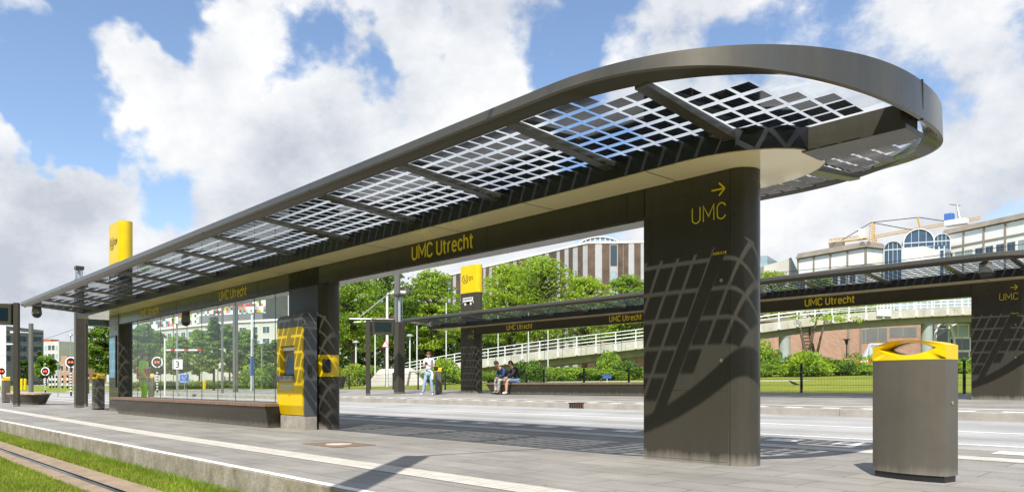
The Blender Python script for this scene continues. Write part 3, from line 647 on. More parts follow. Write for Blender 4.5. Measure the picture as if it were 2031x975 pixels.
# ------------------------------------------------------------------ ticket machine and card reader
def ticket_machine():
    x0, x1, yf, yb = -13.0, -12.0, 6.15, 6.42
    t = thing('ticket_machine', 'yellow and grey ticket machine on a concrete plinth against the middle pillar', 'ticket machine', (x0, yf, 0))
    w, d = x1 - x0, yb - yf
    b = MB(); b.box(.06, w, .04, d, -.02, .235); b.build('plinth', M_plinth, t, bevel=.006)
    b = MB(); b.box(.035, w - .001, .10, d, .24, 1.80); b.box(w - .035, w + .004, .03, d, .24, 1.80); b.build('cabinet', M_greycap, t, bevel=.004)
    # front cover: frame around the screen recess
    b = MB(); pr = [(.0, 1.80), (.0, .40), (.05, .255)]
    b.box(0, w - .03, 0, .10, 1.48, 1.80); b.box(0, .12, 0, .10, .86, 1.48); b.box(w - .32, w - .03, 0, .10, .86, 1.48); b.box(0, w - .03, 0, .10, .42, .86)
    b.sweep([[(0, .0, .42), (w - .03, .0, .42), (w - .03, .1, .42), (0, .1, .42)], [(.03, .06, .25), (w - .06, .06, .25), (w - .06, .1, .25), (.03, .1, .25)]])
    b.build('front_cover', M_yel, t)
    b = MB(); b.box(.12, w - .32, .085, .1, .88, 1.48); b.build('screen_recess', M_steel_d, t)
    b = MB(); b.box(.135, w - .335, .05, .084, 1.40, 1.46); b.build('recess_lamp', M_white, t)
    b = MB(); b.sweep([[(.32, .015, .97), (w - .34, .015, .97), (w - .34, .03, .96), (.32, .03, .96)], [(.32, .075, 1.26), (w - .34, .075, 1.26), (w - .34, .084, 1.25), (.32, .084, 1.25)]]); b.build('touch_screen', M_screen, t)
    b = MB(); b.box(.05, w - .30, -.045, .02, .84, .945); b.build('shelf', M_steel_d, t, bevel=.008)
    b = MB(); b.box(.14, w - .38, -.004, .003, .70, .79); b.build('coin_slot', M_steel, t); 
    b = MB(); b.tube([(.5, -.004, .60), (.5, .003, .60)], .012, 10); b.build('lock', M_black, t)
    b = MB(); b.box(.01, w + .002, -.002, d, 1.805, 1.97); b.sweep([[(.01, -.002, 1.97), (w + .002, -.002, 1.97), (w + .002, d, 1.97), (.01, d, 1.97)], [(.05, .06, 2.03), (w - .02, .06, 2.03), (w - .02, d, 2.03), (.05, d, 2.03)]])
    cp = b.build('cap', M_greycap, t, bevel=.004)
    text('lettering', 'Tickets', .055, face_mat((w + .003, .012, 1.85), (0, 1, 0)), M_lgrey, cp, width=.24)
    b = MB(); b.box(w + .003, w + .02, .10, .16, .93, 1.12); b.build('handle', M_black, t, bevel=.004)
M_steel_d = mat('brushed_metal', (0.22, 0.22, 0.23), 0.4, 0.4, 0.1, 6)
M_lgrey = mat('light_grey_lettering', (0.35, 0.36, 0.37), 0.5)
ticket_machine()
t = thing('card_reader', 'yellow card reader with black oval face on the middle pillar', 'card reader', (-4.94 - 6.9 - .19, 6.66, 0))
b = MB(); pl = [(.20 * math.cos(a), .20 * math.sin(a)) for a in [R(-95 + 130 * k / 14) for k in range(15)]]; pl2 = [(.19 * math.cos(a), .19 * math.sin(a)) for a in [R(35 - 130 * k / 14) for k in range(15)]]
b.prism([(-.16, -.203)] + pl + pl2 + [(-.16, -.191)], .93, 1.31); b.build('back_plate', M_yel, t, smooth='auto')
def rot2(a): return Matrix.Rotation(a, 4, 'Z')
Mr = rot2(R(-38)); b = MB(); out = []
for k in range(20): a = 2 * math.pi * k / 20; s_ = lambda v: math.copysign(abs(v) ** .5, v); out.append((.075 * s_(math.cos(a)), .125 * s_(math.sin(a))))
b.sweep([[tuple(Mr @ Vector((.19, y, 1.12 + z))) for y, z in out], [tuple(Mr @ Vector((.235, y, 1.12 + z))) for y, z in out], [tuple(Mr @ Vector((.25, y * .8, 1.12 + z * .85))) for y, z in out]]); b.build('reader_face', M_black, t, smooth='auto')

# ------------------------------------------------------------------ litter bins
def make_bin():
    t = thing('litter_bin', '', 'litter bin')
    hw, dep, bow = .305, .095, .06
    yf = lambda x: -dep - bow * (1 - (x / hw) ** 2)
    n = 16; X_ = [-hw + 2 * hw * k / n for k in range(n + 1)]
    plan = [(x, yf(x)) for x in X_] + [(x, -yf(x)) for x in reversed(X_)]
    b = MB(); b.prism([(p[0] * .95, p[1] * .93) for p in plan], -.01, .05); b.build('base', M_black, t)
    b = MB(); b.prism(plan, .05, .925); b.build('body', M_binbody, t, smooth='auto')
    # lid: two arched faces with lens openings, joined by a tunnel
    zt = lambda x: 1.035 + .045 * (1 - (x / hw) ** 2)
    b = MB(); NN = 48
    def outer(k):
        a = 2 * math.pi * k / NN; c, s_ = math.cos(a), math.sin(a); m_ = max(abs(c), abs(s_)); x = hw * c / m_; z = s_ / m_
        return (x, .93 if z < -.999 else (zt(x) if z > .999 else .93 + (zt(x) - .93) * (z + 1) / 2))
    def inner(k, g=1.0):
        a = 2 * math.pi * k / NN; x = .205 * math.cos(a) * g; q = abs(math.cos(a)) ** 1.6; s_ = math.sin(a)
        return (x, 1.015 + (.052 if s_ > 0 else .05) * (1 - abs(math.cos(a)) ** 2.0) * (1 if s_ > 0 else -1) * g)
    for sg in (-1, 1):
        O = [outer(k) for k in range(NN)]; Mi = [inner(k, 1.18) for k in range(NN)]; I = [inner(k) for k in range(NN)]
        mk = lambda P, off: [(x, sg * (-yf(x) + off) , z) for x, z in P]
        r0 = mk(O, 0.002); r1 = mk([(x, min(z, zt(x) - .008)) for x, z in Mi], -.006); r2 = mk(I, -.05); r3 = [(x * .97, sg * .02, z) for x, z in I]
        seq = [r0, r1, r2, r3]
        if sg > 0: seq = [list(reversed(q)) for q in seq]
        b.sweep(seq, cap=False)
    # arched top and ends
    for xa, xb in zip(X_, X_[1:]): b.face([(xa, yf(xa) - .002, zt(xa)), (xb, yf(xb) - .002, zt(xb)), (xb, -yf(xb) + .002, zt(xb)), (xa, -yf(xa) + .002, zt(xa))])
    for x in (-hw, hw): b.face([(x, -dep - .002, .93), (x, dep + .002, .93), (x, dep + .002, zt(x)), (x, -dep - .002, zt(x))])
    b.prism([(p[0], p[1] * 1.008) for p in plan], .926, .932)
    b.build('lid', M_yel, t, smooth='auto')
    q = MB(); q.tube([(hw - .001, 0, .60), (hw + .006, 0, .60)], .014, 12); q.build('lock', M_steel, t)
    return t
M_binbody = mat('bin_bronze', (0.112, 0.102, 0.082), 0.42, 0.0, 0.12, 2.5, spec=.35, streak=.06)
bin0 = make_bin(); bin0['label'] = 'large bronze litter bin with yellow lid standing right of the nearest pillar'; bin0.location = (-2.335, 6.72, 0); bin0.scale = (1, 1, 1.065); bin0.rotation_euler = (0, 0, R(-9)); bin0['group'] = 'yellow lidded litter bins'
def add_bin(label, u, D, rz=0, s=1.0):
    x, y = at(u, D); c = copy_tree(bin0, label, (x, y, gz(y)), math.atan2(y, x) + rz); return c
add_bin('yellow lidded litter bin between the grey lamp column and the timetable pillar', 195, 23.9, R(16))
add_bin('yellow lidded litter bin behind the low bench at the left edge', 12, 33.5, R(8))
add_bin('yellow lidded litter bin beside the standing person across the busway', 870, 32.6, R(4))
add_bin('yellow lidded litter bin seen through the glass near the hi-vis worker', 300, 40, R(0))
add_bin('grey litter bin just right of the tall lamp column on the verge', 172, 52, R(0))

# ------------------------------------------------------------------ columns, displays, poles on the platforms
def lamp_column(label, u, D, top, w):
    x, y = at(u, D); t = thing('lamp_column', label, 'street lamp', (x, y, gz(y)), R(0), 'bronze lamp columns on the platforms')
    h = top - gz(y); hw = w / 2
    b = MB(); b.box(-hw, hw, -hw, hw, 0, h * .72 if u > 500 else h - .45); b.box(-hw - .003, -hw + .02, -.01, .01, .2, h * .6); b.build('column', M_bronze, t, bevel=.02)
    z0 = h * .72 if u > 500 else h - .45
    b = MB(); b.tube([(0, 0, z0), (0, 0, h - .12)], hw * .92, 14); b.build('lamp_glass', M_lglass, t, smooth='auto')
    b = MB(); b.tube([(0, 0, z0), (0, 0, h - .12)], hw * .35, 8); b.build('light_tube', M_white, t)
    b = MB(); b.box(-hw, hw, -hw, hw, h - .12, h); b.build('cap', M_bronze, t, bevel=.01)
M_lglass = glass('lamp_glass', (.75, .78, .8), .1, k=2.5)
lamp_column('grey lamp column with glass head standing left of the timetable pillar', 157, 25.8, 4.85, .26)
lamp_column('grey lamp column with glass head beside the display across the busway', 792, 34.5, zat(583, 34.5), .36)
def display(label, up, D, ztop, vx0, vx1, v0, v1, side, group='arrival displays on posts'):
    """post at column up; the board box spans vx0..vx1 in the view"""
    x, y = at(up, D); z0 = gz(y)
    t = thing('display_post', label, 'display', (x, y, z0), math.atan2(DY, DX) - R(90) , group)
    b = MB(); b.box(-.09, .09, -.07, .07, 0, ztop - z0); b.build('post', M_bronze, t, bevel=.015)
    s = D / F; xa, xb = (vx0 - up) * s, (vx1 - up) * s; za, zb = zat(v1, D) - z0, zat(v0, D) - z0
    Mt = Matrix.Rotation(R(14 * side), 4, 'Z')
    b = MB(); e = .06 * (xb - xa)
    lo = [(xa + e, -.10, za + .04), (xb - e, -.10, za), (xb, .18, za), (xa, .18, za + .04)]; hi = [(xa, -.17, zb - .02), (xb, -.17, zb - .06), (xb, .18, zb), (xa, .18, zb)]
    b.sweep([lo, hi]); bd = b.build('board', M_bronze, t, bevel=.015)
    b = MB(); hh = zb - za
    f = lambda fx, fz: (xa + (xb - xa) * fx, -.17 + .07 * (1 - fz) - .012, za + .02 + (hh - .06) * fz)
    P = [f(.14, .2), f(.86, .16), f(.88, .78), f(.13, .8)]
    b.sweep([P, [(p[0], p[1] + .02, p[2]) for p in P]]); b.build('screen', M_screen, bd)
    if side: 
        b = MB(); b.box(min(0, (xa if up < vx0 else xb)) , max(0, (xa if up < vx0 else xb)), -.05, .05, za + .12, zb - .12); b.build('bracket', M_black, t)
display('display on a thin grey post across the busway, left of the standing person', 730, 33, zat(632, 33), 738, 783, 631, 664, 1)
display('display with dark screen on a grey post at the left edge', 33, 27.7, zat(600, 27.7), -28, 28, 600, 644, 1)
display('blue lit display behind the grey lamp column beside the timetable pillar', 168, 27.2, zat(622, 27.2), 172, 224, 622, 648, 1)

def pole(name, label, cat, u, D, v_top, r0, r1=None, m=None, group=None, extra=None, base=None):
    x, y = at(u, D); z0 = gz(y) if base is None else base; h = zat(v_top, D) - z0
    t = thing(name, label, cat, (x, y, z0), math.atan2(DY, DX) - R(90), group)
    b = MB(); b.tube([(0, 0, -.1), (0, 0, h)], [r0, r1 or r0], 10); b.build('pole', m or M_galv, t, smooth='auto')
    if extra: extra(t, h, D / F)
    return t
# tram/bus mast behind the lamp column with its bracket arm
def mast_arm(t, h, s):
    b = MB(); b.tube([(0, 0, zat(548, 36) - .9), (-75 * s, 0, zat(608, 36) - .9)], .03, 6); b.tube([(-95 * s, 0, zat(611, 36) - .9), (0, 0, zat(612, 36) - .9)], .026, 6)
    b.tube([(-88 * s, .2, zat(617, 36) - .9), (0, .2, zat(613, 36) - .9)], .022, 6); b.build('bracket_arm', M_galv, t)
    b = MB()
    for k in range(5): b.tube([(-(30 - 3 * k) * s, 0, zat(608 + 3 * k, 36) - .9), (-(12 - 3 * k) * s, .1, zat(619 - 2 * k, 36) - .9)], .03, 5)
    b.tube([(-8 * s, 0, zat(604, 36) - .9), (-4 * s, 0, zat(630, 36) - .9)], .04, 5); b.build('tensioner', M_redbrown, t)
M_redbrown = mat('red_brown_insulator', (.35, .09, .05), .5)
pole('overhead_mast', 'tall square grey mast with a raised bracket arm behind the display', 'mast', 788, 36, 498, .17, .15, M_galv_b := mat('grey_mast', (.17, .165, .15), .5, .3), None, mast_arm)
# masts, lamps and flagpoles
def lamp_head(t, h, s):
    b = MB(); b.tube([(0, 0, h - .1), (0, 0, h + .05), (.9, 0, h + .15)], .06, 6); b.build('arm', M_whitemetal, t)
    b = MB(); b.box(.35, 1.3, -.18, .18, h + .08, h + .26); b.build('lamp_head', M_white, t, bevel=.05)
pole('street_lamp', 'white street lamp leaning right with two-tone pole behind the mast', 'street lamp', 768, 52, 584, .11, .08, M_whitemetal, 'white street lamps', lamp_head)
for lab, u, D, v in (('white flagpole left of the overhead mast behind the display', 744, 56, 640), ('white flagpole right of the overhead mast in front of the trees', 827, 60, 645), ('white flagpole just left of the shelter totem across the busway', 885, 62, 600),
                     ('white flagpole behind the glass, left of the ramp railing', 988, 62, 625), ('white flagpole behind the glass wall above the seated pair', 1048, 62, 620), ('white flagpole behind the glass, above the ramp railing', 1087, 62, 620)):
    pole('flagpole', lab, 'flagpole', u, D, v, .055, .04, M_whitemetal, 'white flagpoles on the lawn')
def ped_head(t, h, s):
    b = MB(); b.tube([(0, 0, h - .05), (0, 0, h + .12)], [.35, .22], 10); b.build('lamp_head', M_galv, t)
for lab, u, D, v in (('small lamp post with flat head among the trees, left of the display', 706, 66, 678), ('small lamp post with flat head between mast and standing person', 813, 66, 665)):
    pole('street_lamp', lab, 'street lamp', u, D, v, .07, .06, M_whitemetal, 'small park lamps', ped_head)
def tri(t, h, s):
    b = MB(); b.prism([(-.27, .2), (.27, .2), (0, .7)], 0, .03); o = b.build('triangle_sign', M_red, t, loc=(0, -.08, h - .75), rot=(R(90), 0, 0))
    b = MB(); b.prism([(-.19, .25), (.19, .25), (0, .6)], .03, .036); b.build('sign_face', M_white, o)
pole('warning_sign', 'red and white triangular warning sign left of the overhead mast', 'sign', 765, 50, 672, .03, .03, M_galv, None, tri)
def lollipop(t, h, s):
    for k in range(7):
        b = MB(); z = h * .1 + k * h * .105; b.tube([(0, 0, z), (0, 0, z + h * .052)], .065, 10); b.build('white_band', M_white, t)
    b = MB(); b.tube([(0, .03, h + .28), (0, -.03, h + .28)], .37, 20); d = b.build('signal_disc', M_white, t, smooth='auto')
    b = MB(); b.tube([(0, -.02, h + .28), (0, -.045, h + .28)], .29, 20); b.build('signal_face', M_black, d, smooth='auto')
    for dx in (-.1, .1):
        b = MB(); b.ball((dx, -.05, h + .28), .075, 8); b.build('signal_light', M_redlamp, d)
M_redlamp = mat('lit_red_lamp', (.8, .05, .02), .4, emit=((1, .08, .02), 2.5))
for lab, u, D, v in (('red crossing light at the left edge above the yellow bin', 4, 66, 742), ('red crossing light on a striped post in front of the far office block', 90, 66, 742), ('large red crossing light just left of the grey lamp column', 141, 50, 726),
                     ('red crossing light seen through the glass next to the yellow pole', 312, 50, 726)):
    pole('crossing_light', lab, 'crossing light', u, D, v, .055, .055, M_black, 'black and white banded crossing lights', lollipop)
def arm_l(t, h, s):
    b = MB(); b.tube([(0, 0, h * .86), (-1.0, 0, h * .87)], .04, 6); b.box(-1.9, -.9, -.1, .1, h * .86, h * .885); b.build('lamp_arm', M_whitemetal, t)
pole('overhead_mast', 'tall grey mast in front of the far office block', 'mast', 61.5, 70, 641, .42 * .5, .2, M_galv_b, 'grey overhead masts', arm_l)
pole('overhead_mast', 'slim grey mast just right of the display post at the left', 'mast', 37.5, 110, 669, .2, .16, M_galv_b, 'grey overhead masts', arm_l)
pole('overhead_mast', 'wide grey mast seen through the glass right of the small trees', 'mast', 467, 46, 590, .16, .16, M_galv_b, 'grey overhead masts')
pole('overhead_mast', 'narrow grey mast seen through the glass left of the wide one', 'mast', 441, 44, 600, .07, .07, M_galv_b, 'grey overhead masts')
pole('street_lamp', 'thin lamp post with round head left of the grey lamp column', 'street lamp', 140, 95, 664, .07, .06, M_galv, 'small park lamps', ped_head)
pole('thin_post', 'thin pale sign post on the grass left of the banded crossing light', 'post', 115, 48, 720, .03, .03, M_galv)
pole('street_lamp', 'white street lamp with a blue wrapped pole behind the glass', 'street lamp', 500, 48, 624, .1, .07, M_whitemetal, 'white street lamps', lambda t, h, s: MB().tube([(0, 0, 1.0), (0, 0, 2.2)], .115, 10).build('blue_wrap', M_blue, t))
pole('street_lamp', 'slim lamp post near the ticket machine behind the glass', 'street lamp', 519, 60, 680, .05, .05, M_galv, 'small park lamps', ped_head)
pole('street_lamp', 'tall thin lamp post with flat head above the number 3 sign', 'street lamp', 351, 50, 640, .06, .05, M_galv, 'small park lamps', ped_head)
def num3(t, h, s):
    b = MB(); b.box(-.28, .28, -.06, -.03, h - .55, h); o = b.build('sign_plate', M_white, t)
    text('lettering', '3', .36, face_mat((-.1, -.062, h - .46), (1, 0, 0)), M_black_txt, o, bold=.01, width=.2)
pole('number_sign', 'white sign with number 3 on a thin post behind the glass', 'sign', 353, 42, 712, .025, .025, M_galv, None, num3)
def bsign(t, h, s):
    b = MB(); b.box(-.3, .3, -.06, -.03, h - .6, h); o = b.build('sign_plate', M_blue, t); b = MB()
    b.box(-.26, .26, -.066, -.061, h - .56, h - .53); b.box(-.26, .26, -.066, -.061, h - .07, h - .04); b.tube([(-.15, -.064, h - .2), (-.02, -.064, h - .4), (.18, -.064, h - .15)], .02, 4); b.build('sign_mark', M_white, o)
pole('blue_sign', 'blue square sign with white mark on a thin post behind the glass', 'sign', 366, 50, 740, .025, .025, M_galv, None, bsign)
def barrier(t, h, s):
    for k in range(8):
        b = MB(); b.box(.1 + k * .26, .1 + (k + 1) * .26, -.05, .05, h - .74, h - .65); b.build('barrier_arm', M_red if k % 3 == 1 else M_white, t)
pole('barrier_post', 'white post carrying a red and white horizontal bar behind the glass', 'barrier', 327, 44, 670, .05, .05, M_whitemetal, None, barrier)
b = MB(); x, y = at(405, 58); b.box(-.09, .09, -.09, .09, 0, .65); b.tube([(0, 0, .65), (0, 0, .72)], [.12, .05], 8); tag(b.build('yellow_post', M_yel, loc=(x, y, gz(y)), bevel=.02), 'small yellow post on the verge seen through the glass', 'post')
b = MB(); x, y = at(343, 52)
pole('warning_sign', 'orange triangular sign beyond the yellow bin left of the timetable', 'sign', 199, 70, 715, .03, .03, M_galv, None, lambda t, h, s: MB().prism([(-.4, 0), (.4, 0), (0, 1.5)], 0, .03).build('triangle_sign', M_hivis_o, t, loc=(0, -.05, h - 1.1), rot=(R(90), 0, 0)))
# short banded and yellow bollards of the far left crossing
for k, (u, D) in enumerate(((100, 90), (106, 92), (112, 94), (124, 88), (134, 85), (175, 75))):
    x, y = at(u, D); t = thing('bollard', 'black and white banded bollard at the far crossing', 'bollard', (x, y, gz(y)), 0, 'banded bollards at the far crossing')
    for q in range(5): b = MB(); b.tube([(0, 0, q * .3), (0, 0, q * .3 + .3)], .1, 8); b.build('band', M_white if q % 2 else M_black, t)
for k, (u, D) in enumerate(((43, 80), (50, 82))):
    x, y = at(u, D); b = MB(); b.tube([(0, 0, 0), (0, 0, 1.15), (0, 0, 1.2)], [.13, .13, .08], 8); tag(b.build('yellow_post', M_yel, loc=(x, y, gz(y))), 'small yellow post standing far off at the left crossing', 'post', 'yellow posts at the left crossing')
# low round-cornered bench at the left edge
t = thing('bench', 'low boat-shaped bench with pale wooden top at the left edge', 'bench', (*at(57, 30.5), 0), R(8))
def oval(a, c, n=20): return [(a * math.copysign(abs(math.cos(2 * math.pi * k / n)) ** .6, math.cos(2 * math.pi * k / n)), c * math.copysign(abs(math.sin(2 * math.pi * k / n)) ** .6, math.sin(2 * math.pi * k / n))) for k in range(n)]
b = MB(); b.prism(oval(1.15, .35), 0, .40, top=oval(1.42, .5)); b.build('base', M_bronze, t, smooth='auto')
b = MB(); b.prism(oval(1.45, .53), .405, .46); b.build('seat', M_wood_l, t, smooth='auto')
b = MB(); b.box(.02, .03, -.52, -.3, .0, .40); b.build('panel_joint', M_seam, t)
# planter left of the display, seen past the middle pillar
t = thing('planter', 'dark tapered planter right of the middle pillar across the busway', 'planter', (*at(669, 40), gz(26)), 0)
b = MB(); b.prism(oval(.28, .28), 0, .62, top=oval(.42, .42)); b.build('pot', M_bronze, t, smooth='auto')
b = MB(); b.prism(oval(.38, .38), .60, .625); b.build('soil', M_bark, t)
# storm drain grate in the far kerb, manhole cover
t = thing('drain_grate', 'rusty drain grate set into the far kerb of the busway', 'drain grate', (on_y(1143, YK2)[0], YK2, gz(YK2)), 0)
b = MB(); b.box(-.28, .28, -.004, .1, -.145, .012); b.box(-.30, .30, -.02, .14, .006, .018); b.build('frame', M_rust, t)
for k in range(6): b = MB(); b.box(-.24 + k * .085, -.195 + k * .085, -.01, .0, -.135, -.01); b.build('slot', M_seam, t)
t = thing('manhole_cover', 'rusty rectangular manhole cover set in the near platform', 'manhole cover', (*at(672, 9.85), .004), 0)
M_mh = mat('manhole_brick', (.22, .15, .10), .85, .1, .35, 25, .5, 60)
b = MB(); b.box(-.42, .42, -.3, .3, -.02, .003); b.build('frame', M_mh, t)
b = MB(); b.tube([(0, 0, .002), (0, 0, .006)], .17, 24); b.build('lid', M_conc_l, t)

# ------------------------------------------------------------------ garden fence behind the far platform
fy = 24.35
t = thing('wire_fence', 'black wire mesh fence with dark posts along the lawn', 'fence', (0, fy, gz(fy)))
xp = [-61.0 + 2.45 * k for k in range(32)]
M_fence = mat('fence_black', (.02, .022, .022), .5)
b = MB(); b.box(-.035, .035, -.03, .03, -.1, .98); p0 = b.build('post', M_fence, t); p0.location = (xp[0], 0, 0)
b = MB()
for k in range(49): b.box(.05 * k - .002, .05 * k + .002, -.002, .002, .04, .92)
for k in range(5): b.box(0, 2.42, -.005, .005, .06 + .2 * k, .068 + .2 * k)
w0 = b.build('mesh_panel', M_fence, t); w0.location = (xp[0], -.03, 0)
for x in xp[1:]:
    for o in (p0, w0): c = o.copy(); COL.objects.link(c); c.parent = t; c.location = (x, o.location.y, 0)

# ------------------------------------------------------------------ foliage
def leaves(b, c, rad, n, size, r, flat, mi):
    for _ in range(n):
        while True:
            p = (r.uniform(-1, 1), r.uniform(-1, 1), r.uniform(-1, 1)); q = p[0] ** 2 + p[1] ** 2 + p[2] ** 2
            if .25 < q < 1: break
        x, y, z = c[0] + p[0] * rad, c[1] + p[1] * rad, c[2] + p[2] * rad * flat
        s = size * r.uniform(.5, 1.15); n_ = Vector((p[0] * .6 + r.uniform(-.7, .7), p[1] * .6 + r.uniform(-.7, .7), r.uniform(.1, 1.2))).normalized()
        a = n_.cross(Vector((r.uniform(-1, 1), r.uniform(-1, 1), .3))).normalized(); bb = n_.cross(a) * .55
        P = Vector((x, y, z)); b.face([P - a * s, P + bb * s, P + a * s, P - bb * s], mi)
def tree(label, u, D, vtop, wpx, vcb, mats, seed, flat=.5, nclump=70, nl=70, leaf=.0030, group='trees behind the lawn', name='tree', shape='round', trunk=None, cat='tree', base=None):
    r = random.Random(seed); x, y = at(u, D); z0 = gz(y) if base is None else base; s = D / F
    if D > 70 and shape == 'layer' and u > 600: wpx *= 1.18; nclump = int(nclump * 1.25); nl = int(nl * .78)
    t = thing(name, label, cat, (x, y, z0), 0, group)
    top = zat(vtop, D) - z0; bot = max(.15, zat(vcb, D) - z0); R_ = wpx * s / 2; H_ = top - bot; tr = trunk or max(.08, R_ * .055)
    b = MB(); tb = MB(); zc = bot + H_ / 2
    tb.tube([(0, 0, -.2), (r.uniform(-.1, .1), 0, bot), (r.uniform(-.2, .2), 0, zc), (0, 0, top * .93)], [tr * 1.3, tr, tr * .6, tr * .15], 7)
    nclump = int(nclump * 1.9); nl = int(nl * .75)
    for k in range(nclump):
        h = r.random() ** (.8 if shape == 'cone' else .9); 
        if shape == 'cone': rr = R_ * (1 - h) ** .65 * (.9 if h > .12 else .75)
        elif shape == 'layer': rr = R_ * (math.sin(math.pi * (h * .86 + .12)) ** .6) * r.uniform(.72, 1.08)
        else: rr = R_ * math.sqrt(max(.04, 1 - (2 * h - 1) ** 2 * .93)) * r.uniform(.85, 1.06)
        a = r.uniform(0, 2 * math.pi); d = rr * math.sqrt(r.uniform(.10, 1)) * .88; cr_ = R_ * r.uniform(.12, .34) * (.8 if shape == 'cone' else 1)
        c = (d * math.cos(a), d * math.sin(a), bot + H_ * (.06 + .88 * h))
        leaves(b, c, cr_, nl, leaf * D * .70, r, flat, r.choice([0, 0, 1]) if len(mats) > 1 else 0)
        if k % 4 == 0: zb = max(bot * .8, c[2] - d * .6); tb.tube([(0, 0, zb), (c[0] * .55, c[1] * .55, (zb + c[2]) / 2 + .1 * d), c], [tr * .5, tr * .3, tr * .1], 5)
    tb.build('trunk', M_bark, t, smooth=True); b.build('crown', mats, t)
    return t
LB, LM, LD, LY = M_leaf_b, M_leaf_m, M_leaf_d, M_leaf_y
# row through the gap between the middle and the nearest pillar
tree('bright layered tree right of the middle pillar behind the tensioned mast arm', 700, 74, 534, 150, 706, [LM, LB], 11, .33, 105, 80, shape='layer')
tree('tall green tree whose top sits left of the overhead mast', 765, 84, 528, 130, 700, [LM, LD], 12, .35, 90, 80, shape='layer')
tree('pointed layered bright tree between the mast and the yellow totem', 858, 86, 528, 125, 700, [LB, LM], 13, .25, 95, 75, shape='layer')
tree('bright feathery tree right of the yellow totem before the brown building', 1010, 92, 518, 150, 690, [LB, LB, LM], 14, .32, 95, 75, shape='layer')
tree('tallest bright feathery tree in front of the brown building', 1075, 88, 500, 150, 690, [LB, LM], 15, .3, 100, 75, shape='layer')
tree('low bright feathery tree under the corner of the brown building', 1160, 90, 545, 150, 690, [LB, LB], 16, .3, 90, 70, shape='layer')
tree('green tree just left of the nearest pillar before the brown building', 1245, 94, 540, 120, 690, [LM, LB], 17, .35, 80, 70, shape='layer')
tree('dark green tree behind the ramp, left of the overpass', 940, 104, 575, 130, 725, [LD, LM], 18, .5, 70, 60)
tree('dark green tree seen through the glass above the ramp railing', 985, 100, 600, 110, 715, [LD, LM], 19, .5, 60, 60)
for k, (u, D, v, w, lab) in enumerate(((655, 100, 590, 110, 'dark broad tree behind the layered one right of the middle pillar'), (735, 104, 585, 120, 'dark broad tree in shade behind the display'), (812, 106, 590, 110, 'dark broad tree in shade behind the lamp column'), (885, 110, 600, 100, 'dark broad tree in shade left of the totem pillar'))):
    tree(lab, u, D, v, w * 1.25, 748, [LD, LD, LM], 30 + k, .6, 110, 80)
tree('feathery light tree top over the far canopy near the glass gable', 1530, 98, 535, 110, 640, [LB, LY], 21, .25, 60, 55, shape='layer')
tree('feathery light tree top below the white panelled building', 1625, 100, 545, 90, 640, [LB, LM], 22, .25, 40, 50, shape='layer')
tree('low green tree behind the ramp railing at the right', 1700, 96, 596, 140, 650, [LM, LB], 23, .4, 50, 50)
# left side
tree('full green tree left of the timetable pillar', 205, 58, 641, 78, 742, [LM, LD], 41, .6, 75, 80, leaf=.0034)
tree('clipped round green tree before the far office block', 92, 130, 706, 50, 750, [LM, LD], 42, .7, 45, 55)
tree('olive green tree behind the slim mast at the left', 48, 140, 712, 34, 752, [LD, LM], 43, .7, 35, 50)
tree('small dark conifer in front of the far office block', 78, 150, 692, 18, 750, [LD], 44, .5, 30, 40, shape='cone')
for k, (u, D, v, w, sh, mt, lab) in enumerate(((283, 58, 638, 70, 'round', [LM, LD], 'green tree behind the hi-vis worker through the glass'), (352, 66, 664, 66, 'round', [LM, LB], 'light green tree behind the number 3 sign'), (395, 70, 650, 60, 'layer', [LM, LB], 'light green tree behind the red and white barrier'),
        (424, 54, 622, 62, 'cone', [LM, LD], 'pointed dark green tree in the middle of the glass wall'), (455, 70, 640, 56, 'round', [LM, LD], 'green tree just right of the pointed one behind the glass'), (490, 76, 650, 60, 'round', [LM, LB], 'green tree right of the wide mast behind the glass'),
        (524, 74, 676, 36, 'round', [LM, LD], 'small round green tree near the white lamp behind the glass'), (548, 78, 670, 44, 'round', [LD, LM], 'green tree close to the ticket machine behind the glass'), (312, 84, 655, 60, 'round', [LD, LM], 'dark green tree behind the banded crossing light'))):
    tree(lab, u, D, v, w, 745, mt, 50 + k, .5, 65, 70, shape=sh, leaf=.0034, group='trees across the road behind the glass')
# slim forked trees under the overpass
def thin_tree(label, u, D, seed):
    r = random.Random(seed); x, y = at(u, D); z0 = gz(60); s = D / F; t = thing('tree', label, 'tree', (x, y, z0), 0, 'slim trees under the overpass')
    b = MB(); h = zat(640, D) - z0
    b.tube([(0, 0, -.2), (.05, 0, h * .35), (-.5, 0, h * .75), (-.8, 0, h * 1.15)], [.24, .17, .12, .08], 8); b.tube([(.05, 0, h * .33), (.5, 0, h * .7), (1.0, .2, h * 1.15)], [.14, .11, .07], 8)
    b.build('trunk', M_bark, t, smooth=True); c = MB()
    for k in range(7): leaves(c, (r.uniform(-2.5, 4), r.uniform(-1, 1), h * r.uniform(1.0, 1.12)), .5, 30, .16, r, .35, 0)
    c.build('crown', [LB], t)
thin_tree('slim forked tree trunk left under the overpass', 1600, 70.5, 1); thin_tree('slim forked tree trunk right beside its twin under the overpass', 1617, 71.5, 2)
